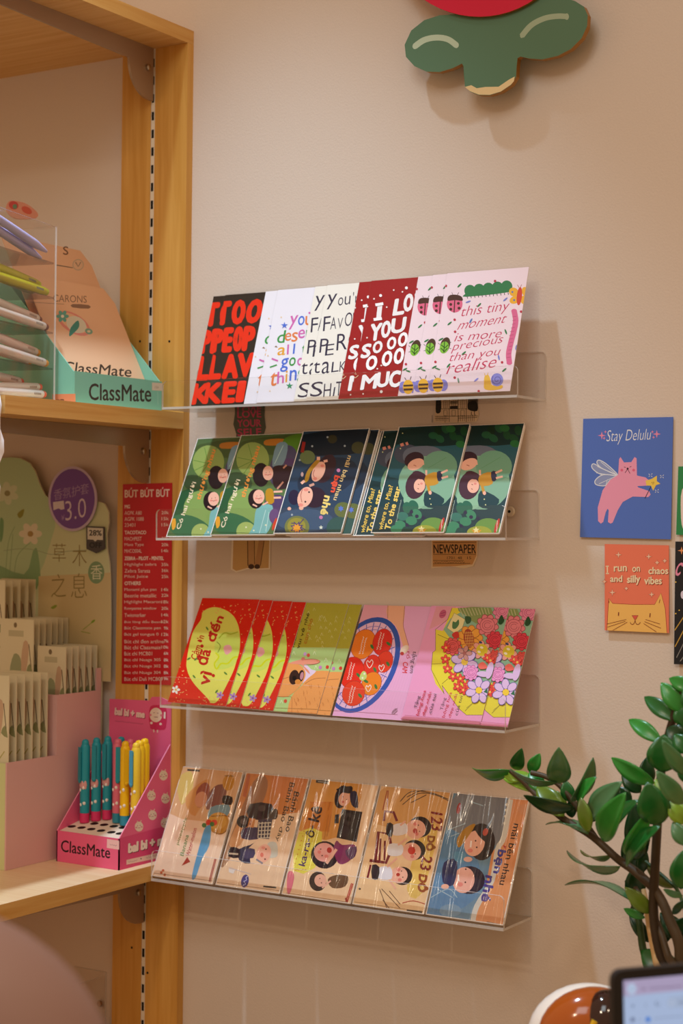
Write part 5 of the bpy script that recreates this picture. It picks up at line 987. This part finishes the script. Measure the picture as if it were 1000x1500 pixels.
BS = Surf((px0, py1, ZL), (1, 0, 0), (0, 0, 1)); A = Art(BS, None, (60, 1000, 4.545)); bk = [A.m(*p) for p in ((462, 108), (720, 120), (738, 95), (790, 95), (858, 128), (858, 400))]
loc = [(.0, 0), (px1-px0, 0)]+[(min(px1-px0, u), v) for u, v in reversed(bk[:])]+[(0, bk[0][1])]
loc = [(0, 0), (px1-px0, 0), (px1-px0, bk[4][1]), (bk[3][0], bk[3][1]), (bk[2][0], bk[2][1]), (bk[1][0], bk[1][1]), (0, bk[0][1])]
for dx, c in ((4, '#8a2444'), (0, '#f0d0c8')): A.text('bal bi + me', (488+dx, 215+dx), (690+dx, 238+dx), (492+dx, 165+dx), c, bold=.06)
A.scrib((495, 255), (680, 275), 8, 3, '#b04a6a'); A.poly([(720, 185), (745, 150), (815, 155), (838, 190), (832, 300), (800, 315), (728, 305)], '#cf2f5e', 2); A.ell(765, 215, 42, 48, '#ecd4c2'); A.dots([(728, 215), (802, 218)], 9, '#e07a8a'); A.lines([[(748, 200), (758, 200)], [(772, 203), (782, 203)], [(752, 228), (778, 230)]], 4, '#8a4a54'); A.dots([(735, 268), (796, 275)], 9, '#f0d8d0'); A.lines([[(750, 312), (752, 330)], [(775, 314), (776, 332)]], 8, '#f0d0c8'); A.poly([(818, 195), (830, 195), (828, 240), (816, 238)], '#efe0dc')
b = MB(); b.prism(loc, -.0015, 0, PINK, PINKL, BS.mtx()); b.art(A); build('back_panel', b, pbx)
def pen(x, y, zb, ht, body, clip_c, grip, label, clip_side):
    M = T(x, y, zb) @ Matrix.Rotation(clip_side, 4, 'Z'); o = thing('pen', label, 'pen', None, 'character pens in the pink box', M); r = .0060
    b = MB(); b.T = M; bm = mat(body, .35); gm = mat(grip, .4)
    b.tube([(0, 0, 0), (0, 0, .0115)], r, gm, 14); b.tube([(0, 0, .0117), (0, 0, ht*.55), (0, 0, ht-.006), (0, 0, ht-.003)], [r, r, r, r*.8], bm, 14)
    for k, (a, zz) in enumerate(((-1.9, .022), (-1.2, .043), (-2.1, .040), (-1.0, .024))):
        for dr, ds, c in ((0, 0, '#efe9e2'),):
            cx, cy = r*1.0*math.cos(a-clip_side), r*1.0*math.sin(a-clip_side); b.ball((cx*.78, cy*.78, zz), (.0022, .0022, .0026), mat(c, .5), 8, 6)
    build('barrel', b, o)
    c = MB(); c.T = M; c.lathe([(r*.75, ht-.003), (r*.75, ht), (r*.55, ht+.0025), (.0003, ht+.0035)], bm, 12); build('push_button', c, o)
    c = MB(); c.T = M; c.box((-.0028, -r-.0024, ht*.52), (.0028, -r-.0010, ht-.006), mat(clip_c, .35)); c.box((-.002, -r-.001, ht-.012), (.002, -r+.001, ht-.008), mat(clip_c, .35)); c.ball((0, -r-.0017, ht*.52), (.0028, .0010, .003), mat(clip_c, .35), 8, 6); build('clip', c, o)
    if body == '#2496a8':
        c = MB(); c.T = M
        for a in (-2.2, -1.5, -.8): c.ball((r*math.cos(a-clip_side)*.72, r*math.sin(a-clip_side)*.72, ht*.47), (.0026, .0026, .007), mat('#d9a0a0', .5), 8, 6)
        build('printed_band', c, o)
teal_c, blue_c = '#2496a8', '#1f8c9e'
pens = [(300, 400, teal_c, blue_c, '#d8366e', 'front left teal pen with pink grip in the pink box', -.4), (375, 388, teal_c, blue_c, '#d8366e', 'second teal pen from the left in the pink box', .3), (450, 378, teal_c, blue_c, '#d8366e', 'third teal pen from the left in the pink box', .1),
        (517, 400, '#dd6f86', teal_c, '#2f8fa8', 'pink pen with teal clip next to the teal pens', .7), (538, 384, teal_c, blue_c, '#d8366e', 'teal pen half hidden behind the pink and yellow pens', .2), (566, 418, '#f2c018', '#e8b414', '#2f8fa8', 'yellow pen with plain clip, first of the yellow ones', .9),
        (640, 432, '#f0c93a', '#4fa8cf', '#2f8fa8', 'yellow pen with light blue clip in front', -.2), (598, 402, '#dd6f86', '#c8506e', '#2f8fa8', 'pink pen showing only its top between yellow pens', .2), (656, 414, '#f2c018', '#2f8f78', '#2f8fa8', 'yellow pen with green clip standing behind the blue-clipped one', .5),
        (715, 424, '#f0c022', '#f0a898', '#2f8fa8', 'yellow pen with pale clip in the right half of the pink box', -.5), (730, 408, '#f2c018', '#e8a860', '#2f8fa8', 'yellow pen behind the pale-clipped one', .2), (790, 412, '#f2c018', '#3f9fd0', '#2f8fa8', 'rightmost yellow pen with blue clip by the pink side', -.8)]
HT = .0985
for cx, cy, body, cl, gr, lb, a in pens:
    u, v = PS.loc(60+cx/4.545-2.2, 1000+cy/4.545+117); u = min(max(u, .0085), px1-px0-.0085); v = min(max(v, .008), py1-py0-.012)
    q = PS.at(u, v, .0006); pen(q.x, q.y, q.z, HT, body, cl, gr, lb, a)

# acrylic holder with a screw under the lower shelf
q0 = P(118, 1440, 'y', -.045); q1 = P(158, 1500, 'y', -.004)
hold = thing('acrylic_holder', 'small clear acrylic holder screwed to the wall below the lower shelf', 'holder', (q0.x, 0, q0.z-.06))
hx = P(156, 1424, 'y', -.001)
b = MB().box((hx.x-.052, -.0035, hx.z-.11), (hx.x, -.0008, hx.z), ACRYL, top=ACEDGE, right=ACEDGE); build('back_plate', b, hold)
b = MB().box((hx.x-.003, -.052, hx.z-.11), (hx.x, -.0036, hx.z-.004), ACRYL, front=ACEDGE, top=ACEDGE); build('end_plate', b, hold)
qs = P(146, 1470, 'y', -.0036); build('screw', MB().tube([(qs.x, -.0036, qs.z), (qs.x, -.0058, qs.z)], [.0045, .0035], CHROME, 12), hold)
# ------------------------------------------------------------------ counter under the plant and the laptop (below the frame)
CT = .90
ctr = thing('service_counter', 'pale wooden counter carrying plant, ornament and laptop', 'counter', (.9, -.5, 0))
build('counter_top', MB().box((.34, -1.02, CT-.03), (1.75, -.02, CT), WOODX), ctr)
build('counter_body', MB().box((.37, -.98, 0), (1.72, -.04, CT-.0301), mat('#e6ddd2', .6)), ctr)

# ------------------------------------------------------------------ the plant
PB = P(985, 1585, 'y', -.20); pbx_, pby_ = PB.x, PB.y
plant = thing('potted_plant', 'glossy dark green potted plant with arching stems beside the posters', 'plant', (pbx_, pby_, CT))
b = MB(); b.lathe([(.0, 0), (.052, 0), (.058, .01), (.066, .085), (.068, .09), (.062, .09), (.060, .078), (.0, .078)], mat('#e9e4dc', .35), 28, (pbx_, pby_, CT+.0005)); build('pot', b, plant)
b = MB(); b.lathe([(.0, .079), (.0595, .0785)], mat('#3a2a1e', .9), 20, (pbx_, pby_, CT)); build('soil', b, plant)
STEM = mat('#4a3a26', .5); STEMG = mat('#2f4a22', .45)
def depth_line(pts, ya, yb):
    n = len(pts)-1
    return [P(x, y, 'y', ya+(yb-ya)*i/n) for i, (x, y) in enumerate(pts)]
def stem(pts, ya, yb, ra, rb_, m=STEM):
    L = [(pbx_+random.uniform(-.012, .012), pby_+random.uniform(-.01, .01), CT+.075)]+[tuple(p) for p in depth_line(pts, ya, yb)]
    L = catmull(L, 5); n = len(L); b = MB(); b.tube(L, [ra+(rb_-ra)*i/(n-1) for i in range(n)], m, 9); build('stem', b, plant); return L
stem([(996, 1406), (981, 1349), (962, 1308), (933, 1279), (904, 1258), (868, 1226), (820, 1196), (786, 1165), (764, 1143), (747, 1129)], -.20, -.165, .0056, .0022)
stem([(992, 1440), (968, 1400), (957, 1339), (959, 1272), (963, 1200), (966, 1150), (975, 1090), (996, 1020), (1020, 960)], -.19, -.20, .0052, .0034, mat('#3a2c1c', .5))
stem([(970, 1440), (944, 1399), (936, 1350), (926, 1318), (918, 1290)], -.17, -.14, .0044, .0026, STEMG)
stem([(990, 1430), (978, 1400), (964, 1356), (948, 1328), (930, 1300)], -.21, -.17, .0046, .0022)
b = MB(); b.tube(catmull([tuple(p) for p in depth_line([(876, 1232), (862, 1212), (846, 1184), (821, 1152), (800, 1138), (778, 1132)], -.172, -.17)], 5), .0028, STEM, 8); build('side_twig', b, plant)
b = MB(); b.tube(catmull([tuple(p) for p in depth_line([(1010, 1360), (995, 1310), (978, 1290), (945, 1262)], -.20, -.17)], 5), .0018, STEMG, 8); build('side_twig', b, plant)
b = MB(); b.tube([P(942, 1303, 'y', -.15), P(953, 1360, 'y', -.165), P(968, 1440, 'y', -.18), (pbx_-.01, pby_+.01, CT+.075)], [.0022, .0042, .0042, .0042], mat('#d9b27c', .6), 10); q = build('stake', b, plant); q['label'] = 'pale wooden stake'
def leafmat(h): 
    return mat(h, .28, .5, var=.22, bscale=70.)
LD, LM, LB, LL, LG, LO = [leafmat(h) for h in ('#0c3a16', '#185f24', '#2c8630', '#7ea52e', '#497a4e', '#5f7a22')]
cv = (CAM-Vector((.5, -.2, 1.1))).normalized()
def leaf(base, tip, wpx, m, yb=-.18, dy=.0, crop=(680, 970, 3.125), bow=.10, side=1):
    ox_, oy_, sc = crop
    B = P(ox_+base[0]/sc, oy_+base[1]/sc, 'y', yb); Tt = P(ox_+tip[0]/sc, oy_+tip[1]/sc, 'y', yb+dy)
    d = Tt-B; L = d.length; ax = d.normalized(); view = (CAM-B).normalized()
    sx = ax.cross(view).normalized(); nn = sx.cross(ax).normalized()
    wap = wpx/sc*.00073            # apparent width in metres
    wr = max(wap, L*.36); ang = math.acos(min(1, wap/wr))*side
    sd = sx*math.cos(ang)+nn*math.sin(ang); up = sd.cross(ax).normalized()
    if up.dot(view) < 0: up = -up
    V = []; n = 12
    for i in range(n+1):
        t = i/n; prof = math.sin(math.pi*t**.92)**.78*(1-.12*t) if 0 < t < 1 else 0
        hw_ = wr*.5*prof+.0003; c = B+ax*(L*t)+up*(L*bow*math.sin(math.pi*t))
        for s_ in (-1, -.55, 0, .55, 1): V.append(c+sd*(hw_*s_)+up*(hw_*.22*abs(s_)-.0*t))
    F = [(i*5+j, i*5+j+1, i*5+j+6, i*5+j+5) for i in range(n) for j in range(4)]
    b = MB(); b.add(V, F, m, True)
    o = build('leaf', b, plant); md = o.modifiers.new('thickness', 'SOLIDIFY'); md.thickness = .0007
for a in [((205, 495), (35, 485), 45, LB, -.17, .02), ((232, 492), (262, 395), 62, LM, -.16, -.02), ((298, 505), (346, 418), 55, LB, -.155, 0), ((352, 597), (172, 518), 78, LL, -.165, .02), ((424, 552), (208, 490), 26, LG, -.195, -.01),
          ((432, 556), (432, 390), 102, LG, -.19, -.03), ((507, 668), (270, 610), 58, LD, -.20, -.02), ((456, 706), (332, 566), 92, LO, -.185, .01), ((360, 600), (300, 500), 70, LB, -.17, .01), ((260, 540), (180, 515), 40, LL, -.165, .0), ((488, 642), (590, 437), 56, LG, -.18, -.01), ((518, 657), (603, 526), 46, LB, -.18, -.02),
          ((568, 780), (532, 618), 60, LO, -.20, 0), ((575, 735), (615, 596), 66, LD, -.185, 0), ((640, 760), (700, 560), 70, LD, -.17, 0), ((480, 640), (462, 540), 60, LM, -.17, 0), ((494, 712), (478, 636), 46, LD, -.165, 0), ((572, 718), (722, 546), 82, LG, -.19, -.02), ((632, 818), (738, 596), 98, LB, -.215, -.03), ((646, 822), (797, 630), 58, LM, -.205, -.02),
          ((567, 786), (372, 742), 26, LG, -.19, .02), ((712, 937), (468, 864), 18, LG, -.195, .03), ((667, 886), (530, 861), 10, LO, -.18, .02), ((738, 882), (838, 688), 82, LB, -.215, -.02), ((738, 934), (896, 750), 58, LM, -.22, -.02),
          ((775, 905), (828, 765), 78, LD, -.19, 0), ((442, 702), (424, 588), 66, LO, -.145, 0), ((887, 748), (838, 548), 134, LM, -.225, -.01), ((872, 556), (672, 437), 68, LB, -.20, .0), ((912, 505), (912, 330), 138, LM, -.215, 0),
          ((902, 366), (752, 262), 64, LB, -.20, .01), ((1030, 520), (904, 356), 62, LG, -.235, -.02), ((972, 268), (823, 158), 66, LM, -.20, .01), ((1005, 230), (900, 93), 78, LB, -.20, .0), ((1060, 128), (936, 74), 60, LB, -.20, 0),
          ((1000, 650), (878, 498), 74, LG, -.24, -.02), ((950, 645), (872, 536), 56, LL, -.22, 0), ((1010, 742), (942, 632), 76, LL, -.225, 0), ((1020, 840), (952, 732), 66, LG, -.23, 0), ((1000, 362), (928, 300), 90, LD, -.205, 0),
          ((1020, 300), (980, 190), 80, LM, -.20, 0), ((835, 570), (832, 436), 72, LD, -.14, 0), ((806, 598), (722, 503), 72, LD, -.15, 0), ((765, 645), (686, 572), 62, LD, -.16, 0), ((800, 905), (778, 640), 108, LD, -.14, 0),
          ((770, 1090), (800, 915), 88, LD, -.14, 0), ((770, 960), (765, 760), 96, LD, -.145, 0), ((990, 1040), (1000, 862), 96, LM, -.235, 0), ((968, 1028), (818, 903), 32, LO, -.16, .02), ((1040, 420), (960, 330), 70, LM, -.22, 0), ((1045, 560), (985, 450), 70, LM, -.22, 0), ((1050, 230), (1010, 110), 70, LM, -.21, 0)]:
    leaf(*a, side=random.choice((-1, 1)))
c2 = (760, 1200, 4.167)
for a in [((690, 500), (280, 400), 18, LG, -.16, .02), ((806, 575), (645, 415), 85, LO, -.19, -.01), ((768, 603), (638, 545), 44, LB, -.18, 0), ((790, 752), (672, 568), 72, LD, -.15, 0), ((1000, 470), (880, 428), 34, LG, -.22, 0), ((938, 580), (1005, 495), 40, LD, -.20, 0), ((1010, 740), (860, 570), 110, LD, -.15, 0),
          ((860, 925), (770, 760), 0, LD, -.13, 0), ((985, 1000), (745, 800), 175, LM, -.17, 0), ((705, 620), (740, 480), 80, LD, -.14, 0), ((740, 330), (770, 180), 70, LD, -.15, 0), ((960, 700), (1010, 600), 80, LD, -.16, 0), ((880, 760), (900, 600), 80, LD, -.14, 0)]:
    if a[2]: leaf(*a, crop=c2, side=random.choice((-1, 1)))

# ------------------------------------------------------------------ white rimmed ornament with a brown dome
def Z(px, py, d): return CAM+ray(px, py)*d
oc = Z(862, 1520, 1.50); ofr = Matrix((RT, -FW, UP)).transposed()     # faces the room, roughly towards the till
ofr = Matrix((X0, -Z0, ZZ)).transposed()
orn = thing('glazed_ornament', 'white rimmed glazed ornament with a glossy amber and dark brown dome', 'ornament', (oc.x, oc.y, CT))
rz = oc.z-CT
b = MB(); prof = []
b.ball(oc, (.054, .038, .047), mat('#efe8e2', .25), 28, 16, ofr)
b.lathe([(.001, 0), (.040, 0), (.043, .006), (.022, .03), (.020, rz-.03)], mat('#efe8e2', .25), 24, (oc.x, oc.y, CT+.0005)); build('white_shell', b, orn)
cx_ = Vector((X0.x, X0.y, 0)); tw = -Z0
b = MB().ball(oc+cx_*.002+tw*.024+ZZ*.0065, (.0500, .032, .0440), mat('#a8521a', .12, .5), 28, 16, ofr); build('amber_dome', b, orn)
b = MB().ball(oc+cx_*.010+tw*.034+ZZ*.0095, (.027, .027, .0415), mat('#2e1512', .08, .6), 28, 16, ofr); build('dark_dome', b, orn)
b = MB(); b.tube(catmull([tuple(oc+cx_*(-.020+.018*t)+tw*(.046+.006*t)+ZZ*(-.022+.052*t)) for t in (0, .33, .66, 1)], 4), [.0035]*13, mat('#e0b428', .2), 8); build('yellow_stripe', b, orn)

# ------------------------------------------------------------------ laptop
lz = 1.10; a_ = R(14.7)
e1 = (X0*math.cos(a_)+Z0*math.sin(a_)).normalized(); e2 = (ZZ*.999+e1*-.03).normalized(); e1 = (e1-e2*e1.dot(e2)).normalized()
TLc = Z(897, 1423, lz); LWd = .31; LHt = TLc.z-CT-.013
LSf = Surf(TLc-e2*LHt, e1, e2)
lap = thing('laptop', 'open laptop with black bezel showing a browser window at the lower right', 'laptop', None, None, LSf.mtx(LWd/2, 0, 0))
M = LSf.mtx(); b = MB(); b.prism(rounded(0, 0, LWd, LHt, .007, 'cd'), -.006, 0, mat('#16161a', .5), mat('#222226', .45), M); build('screen_frame', b, lap)
A = Art(LSf, None, (880, 1380, 8.333)); i0 = A.m(270, 468); u0_, v1_ = i0[0], i0[1]; u1_, v0_ = LWd-.008, .016
def scr(h): return mat(h, .3, emit=.72)
q = lambda u0, v0, u1, v1, c: A.put([[(u0, v0), (u1, v0), (u1, v1), (u0, v1)]], scr(c))
vt = A.m(300, 655)[1]
q(u0_, v0_, u1_, v1_, '#b8cdf2'); q(u0_, vt, u1_, v1_, '#bcaed2')
sv = lambda pts, c: A.poly(pts, scr(c))
A.ell(370, 570, 58, 68, scr('#c8dcfa')); A.lines([[(355, 565), (370, 580), (385, 563)]], 8, scr('#5a6a90'))
A.lines([[(505, 555), (530, 580)], [(530, 555), (505, 580)]], 8, scr('#5a4a68')); A.scrib((590, 562), (980, 535), 26, 9, scr('#6a5878'))
A.lines([[(395, 760), (370, 775), (395, 795)], [(365, 776), (400, 776)]], 8, scr('#4f6088')); A.lines([[(530, 750), (550, 768), (530, 785)]], 8, scr('#7f90b4')); A.line([(685+26*math.cos(t*.6), 748+26*math.sin(t*.6)) for t in range(9)], 9, scr('#4f6088'))
A.poly([(830, 670), (1500, 600), (1500, 760), (830, 800), (795, 740)], scr('#b2c4e4'), 0); A.ell(860, 735, 42, 42, scr('#c3d4f2')); A.lines([[(845, 722), (878, 745)]], 8, scr('#5a6a90')); A.scrib((945, 735), (1200, 715), 22, 8, scr('#5a6a90'))
A.poly([(355, 920), (405, 915), (408, 970), (358, 975)], scr('#7a8ab0')); A.dots([(472, 945)], 10, scr('#8a9abc')); A.ell(570, 942, 32, 34, scr('#3f8ae8')); A.scrib((640, 930), (980, 900), 20, 8, scr('#8494b8'))
b = MB(); b.art(A, .0004); q_ = build('display', b, lap); q_['label'] = 'lit screen with a browser window'
e3 = LSf.n; kb = LSf.o
b = MB(); fr = Matrix(((e1.x, e3.x, 0, kb.x), (e1.y, e3.y, 0, kb.y), (0, 0, 1, CT+.0005), (0, 0, 0, 1))); b.T = fr
b.box((0, .002, 0), (LWd, .215, .012), mat('#2a2a2e', .45)); build('keyboard_base', b, lap)
b = MB(); b.T = fr
for r_ in range(5):
    for c_ in range(13): b.box((.014+c_*.0220, .020+r_*.0195, .0121), (.014+c_*.0220+.018, .020+r_*.0195+.0155, .0132), mat('#17171a', .6))
build('keys', b, lap)
b = MB(); b.T = fr; b.tube([(.05, .0, .010), (LWd-.05, .0, .010)], .0045, mat('#1c1c20', .4), 12); build('hinge', b, lap)

# ------------------------------------------------------------------ padded chair close to the camera, lower left
cc = Z(-150, 1600, .80)
chair = thing('padded_chair', 'mauve padded chair with a rounded back, blurred close to the camera', 'chair', (cc.x, cc.y, 0))
hm = mat('#94766f', .5, .4, bump=.25, bscale=30.)
cfr = Matrix((X0, -Z0, ZZ)).transposed()
b = MB(); b.ball(cc, (.103, .055, .090), hm, 32, 20, cfr); build('backrest', b, chair)
pl_ = cc-Vector((0, 0, .10))
b = MB(); b.ball((cc.x+tw.x*.20-.05, cc.y+tw.y*.2, .50), (.21, .21, .05), hm, 28, 12); build('seat', b, chair)
sc_ = Vector((cc.x+tw.x*.20-.05, cc.y+tw.y*.2, 0))
b = MB(); b.tube(catmull([(cc.x, cc.y, cc.z-.08), (cc.x-tw.x*.02, cc.y-tw.y*.02, .8), (sc_.x-tw.x*.16, sc_.y-tw.y*.16, .50)], 5), .018, mat('#3a302c', .4), 12); build('back_post', b, chair)
for sx, sy in ((1, 1), (1, -1), (-1, 1), (-1, -1)):
    b = MB(); b.tube([(sc_.x+sx*.11, sc_.y+sy*.11, .47), (sc_.x+sx*.17, sc_.y+sy*.17, 0.001)], [.017, .012], mat('#3a302c', .4), 12); build('leg', b, chair)
